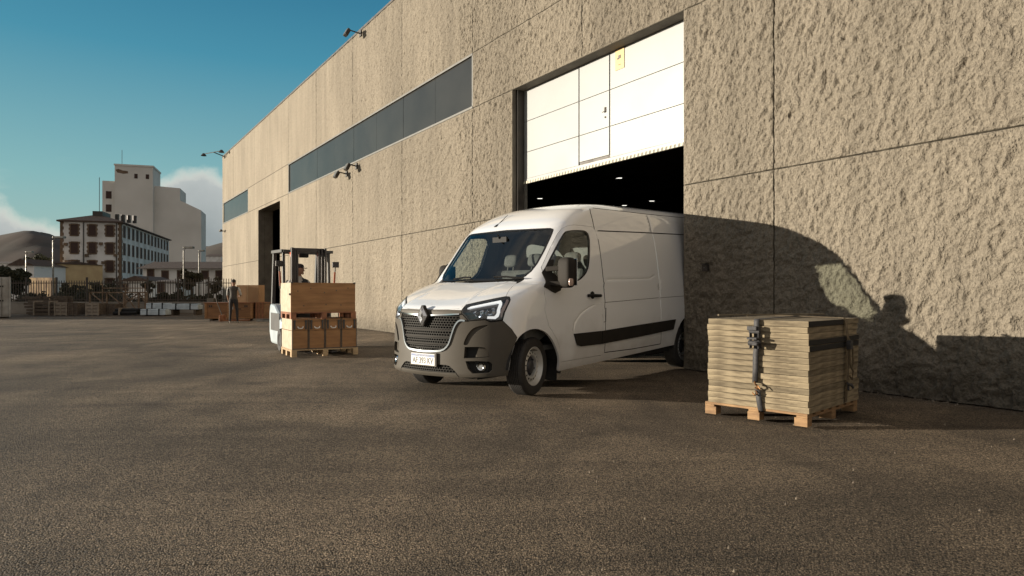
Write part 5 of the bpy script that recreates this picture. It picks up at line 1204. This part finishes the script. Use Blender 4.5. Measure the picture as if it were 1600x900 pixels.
# low wall and railing
Yw = 41.0; xa, xb = -33.5, -14.6
yw = empty('yard_wall', (0, Yw, 0), 0, 'low grey plaster wall along the back of the yard', 'wall')
q = MB(); q.box(xa, xb, 0, .25, 0, .62); q.build('wall_body', M['far_wall'], yw, bevel=.01); q = MB(); q.box(xa, xb, -.03, .28, .621, .68); q.build('coping', M['far_wall'], yw)
q = MB(); q.box(-18.6,-18.2,-.05,.3,0,.9); q.build('pier', M['far_wall'], yw)
fe = empty('iron_railing', (0, Yw+.12, .68), 0, 'tall dark iron railing standing on the low yard wall', 'railing')
q = MB(); n = int((xb-xa)/.155)
for i in range(n+1):
    x = xa+.05+i*.155; q.box(x-.016,x+.016,-.016,.016,0,1.30 if x < -20.6 else 1.42)
q.box(xa,xb,-.02,.02,.10,.15); q.box(xa,xb,-.02,.02,1.12,1.17); bars = q.build('bars', M['iron'], fe)
for i in range(11): x = xa+.05+i*1.86; q = MB(); q.box(x-.045,x+.045,-.045,.045,0,1.5); q.build('post', M['iron'], fe)
# container at the left edge
ct = empty('shipping_container', (-25.30, 32.85, 0), R(36), 'pale shipping container cut by the left edge of the photo', 'container')
M['cont'] = pmat('container_paint', (.40,.39,.36), (.28,.26,.23), 2.5, .6)
q = MB(); q.box(-3,.62,.02,2.2,.04,2.0); q.build('container_body', M['cont'], ct)
for k in range(2):
    x0 = -1.62+k*1.10; q = MB(); q.box(x0,x0+1.07,-.03,.015,.10,1.92)
    for j in range(5): q.box(x0+.06,x0+1.01,-.045,-.03,.18+j*.35,.34+j*.35)
    d_ = q.build('door', M['cont'], ct)
    for x in (x0+.30, x0+.80): q = MB(); q.tube([(x,-.07,.08),(x,-.07,1.96)], .02, 6); q.build('locking_bar', M['steel_grey'], d_)
    q = MB(); 
    for j in range(4): q.box(x0+.20+.45*(j%2),x0+.42+.45*(j%2),-.052,-.0455,.45+.35*j,.53+.35*j)
    q.build('stencil', M['ink'], d_)
q = MB(); q.box(.565,.63,-.05,.04,.02,2.02); q.build('corner_post', M['cont'], ct)
# stacked timber, crates, truss, wrapped profiles
def bundle(x0, x1, Y, z1, rows, cols, label, name='timber_bundle', mat=None, cat='timber', jitter=.05, strap=True, grp=None):
    o = empty(name, (x0, Y, 0), 0, label, cat, grp); rs = random.Random(int(x0*100)&1023); L_ = x1-x0; h_ = z1/rows
    for r_ in range(rows):
        q = MB()
        for c in range(cols):
            a = rs.uniform(-jitter, jitter); q.box(a, L_+rs.uniform(-jitter, jitter), c*.16, c*.16+.145, r_*h_+.02, r_*h_+h_*.82)
        q.build('board_layer', mat or M['old_wood'], o)
    if strap:
        for f in (.2, .8): q = MB(); q.box(L_*f,L_*f+.07,-.03,cols*.16+.03,0,z1+.03); q.build('strap_post', M['pale_wood'], o)
    return o
Yb = 36.5; X = lambda px, Y=Yb: (px-800)/1050*Y
bundle(X(17), X(45), Yb+1.2, 1.05, 6, 4, 'dark pile of long boards next to the container', jitter=.4, strap=False)
bundle(X(44), X(84), Yb, .76, 4, 4, 'brown timber bundle held by two pale stakes, left of the small crates')
bundle(X(24), X(58), Yb+2.2, 1.15, 2, 3, 'loose planks lying on top level behind the timber bundle', jitter=.5, strap=False)
def slat_crate(px0, px1, z1, label, Y=Yb-.4, mat=None, d=.8):
    o = empty('slatted_crate', (X(px0, Y), Y, 0), R(random.Random(px0).uniform(-4,4)), label, 'crate', 'crates along the yard wall'); w = X(px1, Y)-X(px0, Y); mt = mat or M['pale_wood']
    for k in range(4): q = MB(); q.box(0,w,-.02,0,.04+k*z1/4,z1/4*(k+.86)+.03); q.build('slat', mt, o)
    q = MB(); q.box(.01,w-.01,.001,d,.04,z1-.02); q.build('crate_body', M['old_wood'], o)
    for x in (0, w/2-.04, w-.08): q = MB(); q.box(x,x+.08,-.045,-.021,0,z1); q.build('stake', mt, o)
    return o
slat_crate(85, 106, .72, 'pale slatted crate right of the timber bundle')
slat_crate(107, 122, .70, 'narrow dark slatted crate behind the left truss leg', mat=M['old_wood'])
slat_crate(134, 155, .68, 'palest square crate under the steel truss')
slat_crate(156, 181, .62, 'wide dark crate under the right half of the truss', Y=Yb+.3, mat=M['old_wood'])
tr_ = empty('steel_truss', (X(124), Yb+.9, 0), 0, 'rusty steel truss frame standing over the crates', 'truss'); w = X(215)-X(124)
zt, zb = hgt(457, Yb+.9), hgt(477, Yb+.9)
q = MB(); q.beam((0,0,zt),(w,0,zt),.07); q.build('top_chord', M['rust_steel'], tr_)
for i, f in enumerate((0,.30,.60,.86,1.0)): q = MB(); q.beam((w*f,0,0),(w*f,0,zt),.07); q.build('leg', M['rust_steel'], tr_)
for a, b_ in (((0,zt),(.30,.5)), ((.30,zt),(.60,.45)), ((.35,.45),(1.0,zt-.1)), ((.60,.6),(.86,zt)), ((.6,zt),(.80,.3)), ((.86,zt),(1.0,zb))):
    q = MB(); q.beam((w*a[0],.04,a[1]),(w*b_[0],.04,b_[1]),.05); q.build('brace', M['rust_steel'], tr_)
q = MB(); q.beam((0.1,1.0,zt+.25),(w*.8,1.0,zt+.25),.05); q.beam((.1,1.0,0),(.1,1.0,zt+.5),.05); q.beam((w*.45,1.0,0),(w*.45,1.0,zt+.5),.05); q.beam((w*.8,1.0,0),(w*.8,1.0,zt+.5),.05); q.build('rear_frame', M['rust_steel'], tr_)
M['wrapw'] = pmat('white_wrapped_profile', (.55,.62,.66), (.38,.44,.48), 3, .35)
o = empty('dark_bundle', (X(183), Yb-.3, 0), 0, 'black wrapped bundle lying between truss and white profiles', 'bundle'); q = MB()
for k in range(5): q.tube([(k*.02,.15*k,.12+.16*(k%2)),(1.25,.15*k,.14+.14*(k%2))], .10, 8)
q.build('rolls', M['black'], o); q = MB(); q.box(.3,.36,-.1,.75,.02,.42); q.build('band', M['pale_wood'], o)
for (a, b_, Yq, z0, lb) in ((219, 258, Yb-.9, .0, 'short white wrapped profile bundle on the ground in front'), (228, 262, Yb+.4, .30, 'white wrapped profiles, left half of the upper pile'), (262, 309, Yb+.4, .26, 'long white wrapped profiles at the right end by the wall')):
    o = empty('profile_bundle', (X(a, Yq), Yq, z0), R(1), lb, 'bundle', 'white wrapped profile bundles'); w = X(b_, Yq)-X(a, Yq); q = MB()
    for k in range(3): q.box(.06*k,w-.04*k,.28*k,.28*k+.25,.05,.28); q.box(.1*k,w-.08*k,.28*k+.02,.28*k+.24,.285,.36)
    q.build('profiles', M['wrapw'], o, bevel=.02)
    for f in (.25, .72): q = MB(); q.box(w*f,w*f+.06,-.02,.86,.03,.375); q.build('band', M['black'], o)
    for f in (.1, .85): q = MB(); q.box(w*f,w*f+.12,.0,.8,-z0,.05); q.build('bearer', M['old_wood'], o)
# street lamps beyond the railing
def street_lamp(px, Y, ytop, label, arm=.8):
    o = empty('street_lamp', (*P(px, Y), 0), 0, label, 'street lamp', 'street lamps behind the yard'); h_ = hgt(ytop, Y)
    q = MB(); q.tube([(0,0,0),(0,0,h_-.2),(arm*.3,0,h_)], [.07*Y/50,.05*Y/50,.04*Y/50], 8); q.build('pole', M['steel_grey'], o, True)
    q = MB(); q.prism([(0,-.12),(arm,-.16),(arm,.16),(0,.12)], h_-.06, h_+.08); q.build('lamp_head', M['steel_grey'], o, bevel=.02)
street_lamp(83, 46, 371, 'tall street lamp pole in front of the three storey building, leftmost corner')
street_lamp(287, 47, 387, 'street lamp in front of the tree left of the warehouse', .7)
street_lamp(311, 60, 392, 'thinner street lamp right of the dark tree', .5)
street_lamp(41, 62, 394, 'small double street lamp above the dark tree at far left', .6)

# ------------------------------------------------------------------ vegetation
M['leaf'] = pmat('leaf_dark', (.030,.034,.016), (.055,.05,.022), 3, .8)
M['leaf2'] = pmat('leaf_autumn', (.075,.055,.025), (.04,.04,.018), 2, .8)
M['bark'] = pmat('bark', (.07,.05,.035), (.05,.035,.025), 5, .9)
def foliage(c, rad, n, size, mat, parent, seed, clumps=26, name='crown', flat=.0):
    rg = np.random.RandomState(seed); c = np.array(c); rad = np.array(rad)
    u = rg.normal(size=(clumps,3)); u /= np.linalg.norm(u, axis=1, keepdims=True); cc = c + u*rad*(rg.rand(clumps,1)**.45)*.86
    cr_ = rg.uniform(.16,.36,clumps)*rad.mean()
    k = rg.randint(0, clumps, n); v = rg.normal(size=(n,3)); v /= np.linalg.norm(v, axis=1, keepdims=True); p = cc[k] + v*cr_[k][:,None]*(rg.rand(n,1)**.5)*np.array([1,1,.85])
    a = rg.normal(size=(n,3)); a /= np.linalg.norm(a, axis=1, keepdims=True); b_ = np.cross(a, rg.normal(size=(n,3))); b_ /= np.linalg.norm(b_, axis=1, keepdims=True)
    s = size*rg.uniform(.6,1.4,(n,1)); V = np.stack([p-a*s, p+b_*s*.5, p+a*s, p-b_*s*.5], 1).reshape(-1,3); F = np.arange(4*n).reshape(n,4)
    return np_mesh(name, V, F, [mat], parent, False)
def tree(x, y, h, rad, label, mat, seed, trunk=.12, base=None, size=.09, n=5000, name='leafy_tree', group=None, cat='tree'):
    o = empty(name, (x, y, 0), 0, label, cat, group); q = MB(); zc = h-rad[2]
    q.tube([(0,0,0),(.03,0,zc*.5),(-.02,0,zc),(.02,0,h-rad[2]*.5)], [trunk, trunk*.8, trunk*.6, trunk*.25], 8)
    rs = random.Random(seed)
    for k in range(6): a = rs.uniform(0,6.28); q.tube([(0,0,zc-rad[2]*.5+rs.uniform(0,.4)*rad[2]),(cos(a)*rad[0]*.3,sin(a)*rad[1]*.3,zc),(cos(a)*rad[0]*.65,sin(a)*rad[1]*.65,zc+rad[2]*rs.uniform(-.1,.6))], [trunk*.45,trunk*.3,trunk*.1], 6)
    q.build('trunk', M['bark'], o, True); foliage((0,0,zc), rad, n, size, mat, o, seed)
    return o
x, y = P(299, 50); tree(x, y, hgt(412, 50), (.85,.85,1.05), 'round autumn tree in front of the low white building', M['leaf2'], 3, size=.10, n=5200)
x, y = P(232, 46); tree(x, y, hgt(436, 46), (.42,.42,.5), 'small dark shrub tree before the white sheds', M['leaf'], 4, .05, size=.07, n=1500)
x, y = P(280, 52); tree(x, y, hgt(438, 52), (.32,.32,1.1), 'narrow dark conifer left of the round tree', M['leaf'], 5, .06, size=.07, n=2000, name='conifer_tree')
x, y = P(10, 48); tree(x, y, hgt(411, 48), (1.6,1.3,1.35), 'wide dark tree behind the container', M['leaf'], 6, .16, size=.13, n=7000, group='dark trees on the left')
x, y = P(32, 49); tree(x, y, hgt(420, 49), (.9,.9,.9), 'lower dark tree at the right of the tree behind the container', M['leaf'], 7, .10, size=.11, n=3500, group='dark trees on the left')
x, y = P(62, 150); tree(x, y, hgt(397, 150), (3.4,3,2.2), 'distant dark trees on the skyline over the sunlit house', M['leaf'], 8, .3, size=.3, n=4500, group='distant trees')
x, y = P(338, 54); tree(x, y, hgt(432, 54), (.9,.6,.7), 'pale scrubby bush at the warehouse corner', M['leaf2'], 9, .06, size=.08, n=1800, cat='bush', name='bush')
hdg = empty('hedge', (*P(148, 60), 0), 0, 'dark clipped hedge along the foot of the three storey building', 'hedge'); q = MB()
for k in range(9): q.tube([(-2.9+k*.7,0,0),(-2.9+k*.7,.05,1.2)], [.06,.03], 6)
q.build('stems', M['bark'], hdg)
for i, (cx, w_, t_) in enumerate(((-2.35,.95,2.35),(-1.0,.8,2.05),(.25,1.0,2.5),(1.5,.95,2.45),(-.3,2.9,1.5))):
    foliage((cx,0,t_*.56), (w_,.6,t_*.44), 3800, .10, M['leaf'], hdg, 30+i, 34, 'foliage')
for i, (px, Yv, w_, t_, lb) in enumerate(((236, 47, 1.6, .95, 'dark scrub behind the railing below the white sheds'), (262, 47, 1.4, 1.35, 'dark scrub mound before the second white shed'), (318, 47, 2.0, 1.25, 'dark scrub below the round autumn tree'), (60, 47, 3.2, 1.2, 'long dark scrub behind the railing at the left'), (150, 46, 3.6, 1.3, 'dark scrub behind the railing in the middle'))):
    o = empty('scrub', (*P(px, Yv), 0), 0, lb, 'bush', 'scrub behind the railing'); foliage((0,0,t_*.5), (w_,.5,t_*.5), 3800, .09, M['leaf'], o, 50+i, 40, 'foliage')
    q = MB(); [q.tube([(a,0,0),(a*1.05,.04,t_*.6)], [.04,.02], 5) for a in (-w_*.6,-w_*.2,w_*.25,w_*.6)]; q.build('stems', M['bark'], o)
gc = MB(); gc.box(-40,-12,Yw+.3,Yw+3.0,.0,.06); gc.build('verge', pmat('dry_verge', (.05,.042,.028), (.035,.03,.02), 2, .95, bump=.5)); tag(bpy.data.objects['verge'], kind='structure')

# ------------------------------------------------------------------ three storey building
M['plaster'] = pmat('old_plaster', (.62,.61,.59), (.44,.42,.39), .35, .9, detail=8, lo=.42, hi=.66)
M['quoin'] = pmat('brown_stone', (.17,.115,.075), (.10,.07,.045), 1.2, .9)
M['shutter'] = pmat('brown_shutter', (.035,.018,.013), (.05,.025,.017), 2, .8)
M['roof_tile'] = pmat('roof_tile', (.085,.055,.04), (.055,.036,.027), 1.5, .9, stretch=(4,1,1), bump=.4)
bC = (-73.3, 126.0); bA = math.atan2(.9585, -.285) - pi/2     # local y runs along the receding long side
bd = empty('tall_mill_building', (*bC, 0), bA, 'old three storey white building with brown stone window frames', 'building')
Wf, Ls, He = 9.9, 44.0, 14.6
q = MB(); q.box(-Wf, 0, 0, Ls, 0, He); q.build('wall', M['plaster'], bd)
rf = MB(); rx = Wf/2; rf.add([(-Wf-.5,-.5,He),(.5,-.5,He),(.5,Ls+.5,He),(-Wf-.5,Ls+.5,He),(-rx,4.5,He+1.7),(-rx,Ls-4,He+1.7),(-Wf-.5,-.5,He-.25),(.5,-.5,He-.25),(.5,Ls+.5,He-.25),(-Wf-.5,Ls+.5,He-.25)], [(0,1,4),(1,2,5,4),(2,3,5),(3,0,4,5),(6,7,1,0),(7,8,2,1),(8,9,3,2),(9,6,0,3),(9,8,7,6)])
rf_ = rf.build('roof', M['roof_tile'], bd)
q = MB()
for k in range(4): q.tube([(-1.4+.9*k-1,7+k*.6,He+.6),(-1.4+.9*k-1,7+k*.6,He+2.1)], .35, 10)
q.build('roof_tank', M['steel_dark'], rf_); q = MB(); q.box(-5.6,-3.9,3.2,8.5,He+.4,He+2.2); q.build('roof_shed', M['steel_dark'], rf_)
q = MB(); q.tube([(-6.0,9,He+1),(-6.0,9,He+9.5)], .06, 5); q.build('aerial', M['steel_dark'], rf_)
rs = random.Random(5)
def fwin(parent, c, axis, w, h_):
    f = MB(); n = 6
    if axis == 'f':
        for k in range(n):
            e_ = .32 if k%2 else .20; z0 = c[2]-h_/2-.15+k*(h_+.3)/n; z1 = z0+(h_+.3)/n
            f.box(c[0]-w/2-e_, c[0]-w/2, -.07, .1, z0, z1); f.box(c[0]+w/2, c[0]+w/2+e_, -.07, .1, z0, z1)
        f.box(c[0]-w/2, c[0]+w/2, -.07, .1, c[2]-h_/2-.2, c[2]-h_/2); f.box(c[0]-w/2, c[0]+w/2, -.07, .1, c[2]+h_/2, c[2]+h_/2+.22)
        o = f.build('window', M['quoin'], parent); g = MB(); g.box(c[0]-w/2, c[0]+w/2, -.03, .1, c[2]-h_/2, c[2]+h_/2); g.build('shutter', M['shutter'], o)
    else:
        f.box(-.1,.07,c[1]-w/2-.22,c[1]-w/2,c[2]-h_/2-.15,c[2]+h_/2+.2); f.box(-.1,.07,c[1]+w/2,c[1]+w/2+.22,c[2]-h_/2-.15,c[2]+h_/2+.2); f.box(-.1,.07,c[1]-w/2,c[1]+w/2,c[2]+h_/2,c[2]+h_/2+.2); f.box(-.1,.07,c[1]-w/2,c[1]+w/2,c[2]-h_/2-.15,c[2]-h_/2)
        o = f.build('window', M['quoin'], parent); g = MB(); g.box(-.1,.03,c[1]-w/2,c[1]+w/2,c[2]-h_/2,c[2]+h_/2); g.build('shutter', M['shutter'], o)
for zc in (12.85, 9.55, 6.20, 2.9):
    for xc in (-7.65, -4.75, -1.85): fwin(bd, (xc, 0, zc), 'f', 1.15, 1.95)
    for k in range(13): fwin(bd, (0, 2.2+k*3.3, zc), 's', 1.2, 1.95)
q = MB(); q2 = MB()
for k in range(26):
    e_ = .55 if k%2 else .38; q.box(-e_, .06, -.06, e_*1.5, k*.56, k*.56+.561)
    q2.box(-Wf-.06, -Wf+e_, -.06, .3, k*.56, k*.56+.561)
q.build('quoin', M['quoin'], bd); q2.build('quoin', M['quoin'], bd)
for x in (-6.15, -.75): q = MB(); q.tube([(x,-.12,0),(x,-.12,He-.3)], .09, 6); q.build('drainpipe', M['steel_dark'], bd)
q = MB()
for x, z_ in ((-9.0,10.2),(-8.8,7.0),(-3.3,10.4),(-2.9,6.9),(-.9,8.3),(-5.6,8.2)): q.box(x-.3,x+.3,-.35,0,z_-.25,z_+.25)
q.build('air_unit', M['quoin'], bd)
# grain silo
M['silo'] = pmat('silo_concrete', (.62,.60,.56), (.52,.50,.46), .12, .9, lo=.3, hi=.7)
sl = empty('grain_silo', (*P(239, 205), 0), math.radians(18), 'tall windowless concrete silo tower with stepped lower wing', 'silo')
Y0 = 205; zt_ = hgt(261.5, Y0)
q = MB(); q.box(-10.3,0,0,12,0,zt_); q.box(-10.5,.2,-.2,12.2,zt_,zt_+.5); tw = q.build('tower', M['silo'], sl)
q = MB(); q.box(-13.8,-10.3,1,10,0,hgt(285, Y0)); q.build('side_tower', M['silo'], sl)
Y1 = 209; 
q = MB(); q.prism([(0,0),(13.2,0),(13.2,hgt(326,Y1)-.3),(7.2,hgt(313,Y1)),(7.2,hgt(294,Y1)),(0,hgt(292,Y1))], -14, -2.0, XZ(0)); q.build('wing', M['silo'], sl)
for x, z_, w_ in ((-12.1, hgt(306.5, Y0), 1.5), (-12.1, hgt(327, Y0), 1.5)):
    q = MB(); q.box(x-w_/2,x+w_/2,.93,1.1,z_-1.1,z_+1.1); q.build('window', M['shutter'], sl)
for x, z_ in ((-4.6, hgt(276.5, Y0)), (-1.5, hgt(276.5, Y0))): q = MB(); q.box(x-.45,x+.45,-.07,.1,z_-.7,z_+.7); q.build('window', M['shutter'], sl)
q = MB(); q.tube([(-9,3,zt_),(-9,3,zt_+5.3)], .07, 5); q.build('aerial', M['steel_dark'], tw)
q = MB(); q.prism([(-10.1,zt_-1.3),(-9.3,zt_-1.0),(-8.2,zt_-1.4),(-6.8,zt_-1.5),(-6.7,zt_-2.2),(-7.9,zt_-2.4),(-9.6,zt_-2.1)], .0, .03, XZ(-.0)); q.build('worn_patch', M['quoin'], tw)
# low white building and sheds
def gable(name, x0, x1, Y, zeave, zridge, depth, label, wins=(), rz=0, ridge_along=True, wall=None, cat='building', over=.4):
    o = empty(name, (x0, Y, 0), rz, label, cat); w = x1-x0; q = MB(); q.box(0, w, 0, depth, 0, zeave); q.build('wall', wall or M['plaster'], o)
    q = MB()
    if ridge_along: q.add([(-over,-over,zeave-.1),(w+over,-over,zeave-.1),(w+over,depth+over,zeave-.1),(-over,depth+over,zeave-.1),(-over,depth/2,zridge),(w+over,depth/2,zridge)], [(0,1,5,4),(2,3,4,5),(1,2,5),(3,0,4),(3,2,1,0)])
    else: q.add([(-over,-over,zeave-.1),(w+over,-over,zeave-.1),(w+over,depth+over,zeave-.1),(-over,depth+over,zeave-.1),(w/2,-over,zridge),(w/2,depth+over,zridge)], [(0,4,5,3),(1,2,5,4),(0,1,4),(2,3,5),(3,2,1,0)])
    q.build('roof', M['roof_tile'], o)
    for (px, py, ww, hh) in wins:
        xw = (px-800)/1050*Y-x0; zw = hgt(py, Y); f = MB(); f.box(xw-ww/2-.12,xw+ww/2+.12,-.05,.1,zw-hh/2-.12,zw+hh/2+.12); f_ = f.build('window', M['quoin'], o); g = MB(); g.box(xw-ww/2,xw+ww/2,-.07,0,zw-hh/2,zw+hh/2); g.build('pane', M['shutter'], f_)
    return o
XX = lambda px, Y: (px-800)/1050*Y
gable('low_white_building', XX(223, 92), XX(352, 92), 92, hgt(418.5, 92), hgt(408.5, 95), 8, 'long low white building with dark tiled roof', [(235.5,427,.8,.9),(258,429.5,.8,1.0),(282.5,429,.8,1.0),(320.5,429.5,.8,1.0),(342.5,430,.8,1.1)], over=.6)
gable('white_shed', XX(193, 76), XX(234, 76), 76, hgt(438, 76), hgt(431, 76), 5, 'small white shed with low gabled roof, left one of two', [(196,449,.5,.6)], ridge_along=False)
gable('white_shed', XX(245, 72), XX(276, 72), 72, hgt(438.5, 72), hgt(436.5, 72), 4, 'flat white shed beside the narrow conifer', [(251.5,449,.6,1.0)], over=.25)
M['gold_wall'] = pmat('ochre_wall', (.50,.36,.19), (.42,.29,.15), .8, .85)
gable('ochre_house', XX(54, 118), XX(97, 118), 118, hgt(412, 118), hgt(408, 118), 9, 'ochre house wall glowing in the sun at the left', wall=M['gold_wall'], over=.2, rz=R(-32))
gable('grey_house', XX(14, 110), XX(53, 110), 110, hgt(414, 110), hgt(404, 110), 9, 'grey gabled house left of the ochre house', ridge_along=False, over=.3)
gable('pale_barn', XX(-25, 170), XX(18, 170), 170, hgt(411, 170), hgt(407, 170), 12, 'pale distant barn at the far left horizon', over=.3)
gable('hillside_house', XX(322, 400), XX(346, 400), 400, hgt(400, 400), hgt(396, 400), 12, 'small distant house on the hillside left of the warehouse', over=.5)
o = empty('garden_wall', (XX(44, 100), 100, 0), 0, 'stained ochre garden wall below the sunlit house', 'wall'); o.rotation_euler = (0,0,R(-14)); q = MB(); q.box(0,XX(93,100)-XX(44,100),0,.3,0,hgt(434,100)); q.build('wall_body', pmat('stained_ochre', (.40,.28,.15), (.16,.10,.06), 1.0, .9, stretch=(2,1,.5)), o)
# hills
def hills():
    xs = np.linspace(-2600, 700, 160); ys = np.linspace(1100, 2600, 40); XG, YG = np.meshgrid(xs, ys)
    ang = XG/YG*1050+800; crest = np.interp(ang, [-300,-60,0,40,64,80,100,200,290,330,420,700], [60,88,92,99,98,92,84,70,76,80,86,60])
    t = np.clip((YG-1100)/420, 0, 1); prof = t*t*(3-2*t)
    Z = (crest/1050*1500)*prof + (perlin(XG/150, YG/150, 3)*16 + perlin(XG/50, YG/50, 4)*5)*prof - 1.0
    V = np.stack([XG.ravel(), YG.ravel(), Z.ravel()], 1); I = np.arange(XG.size).reshape(XG.shape)
    return np_mesh('hills', V, np.stack([I[:-1,:-1].ravel(), I[:-1,1:].ravel(), I[1:,1:].ravel(), I[1:,:-1].ravel()], 1), [pmat('scrub_hillside', (.085,.062,.048), (.05,.04,.03), .012, .95, detail=8)])
tag(hills(), kind='structure')
# long workshop across the yard, out of frame on the left: it shades the back of the yard
o = empty('workshop_hall', (-62, 32.6, 0), 0, 'long plain workshop hall across the yard beyond the left edge', 'building')
q = MB(); q.box(-14, 0, 0, 26, 0, 6.2); q.build('wall', M['smooth_conc'], o); q = MB(); q.box(-14.3,.3,-.3,26.3,6.2,6.5); q.build('roof', M['roof_tile'], o)
q = MB(); q.box(0,.06,5,9,0,4.2); q.build('gate', M['steel_grey'], o)
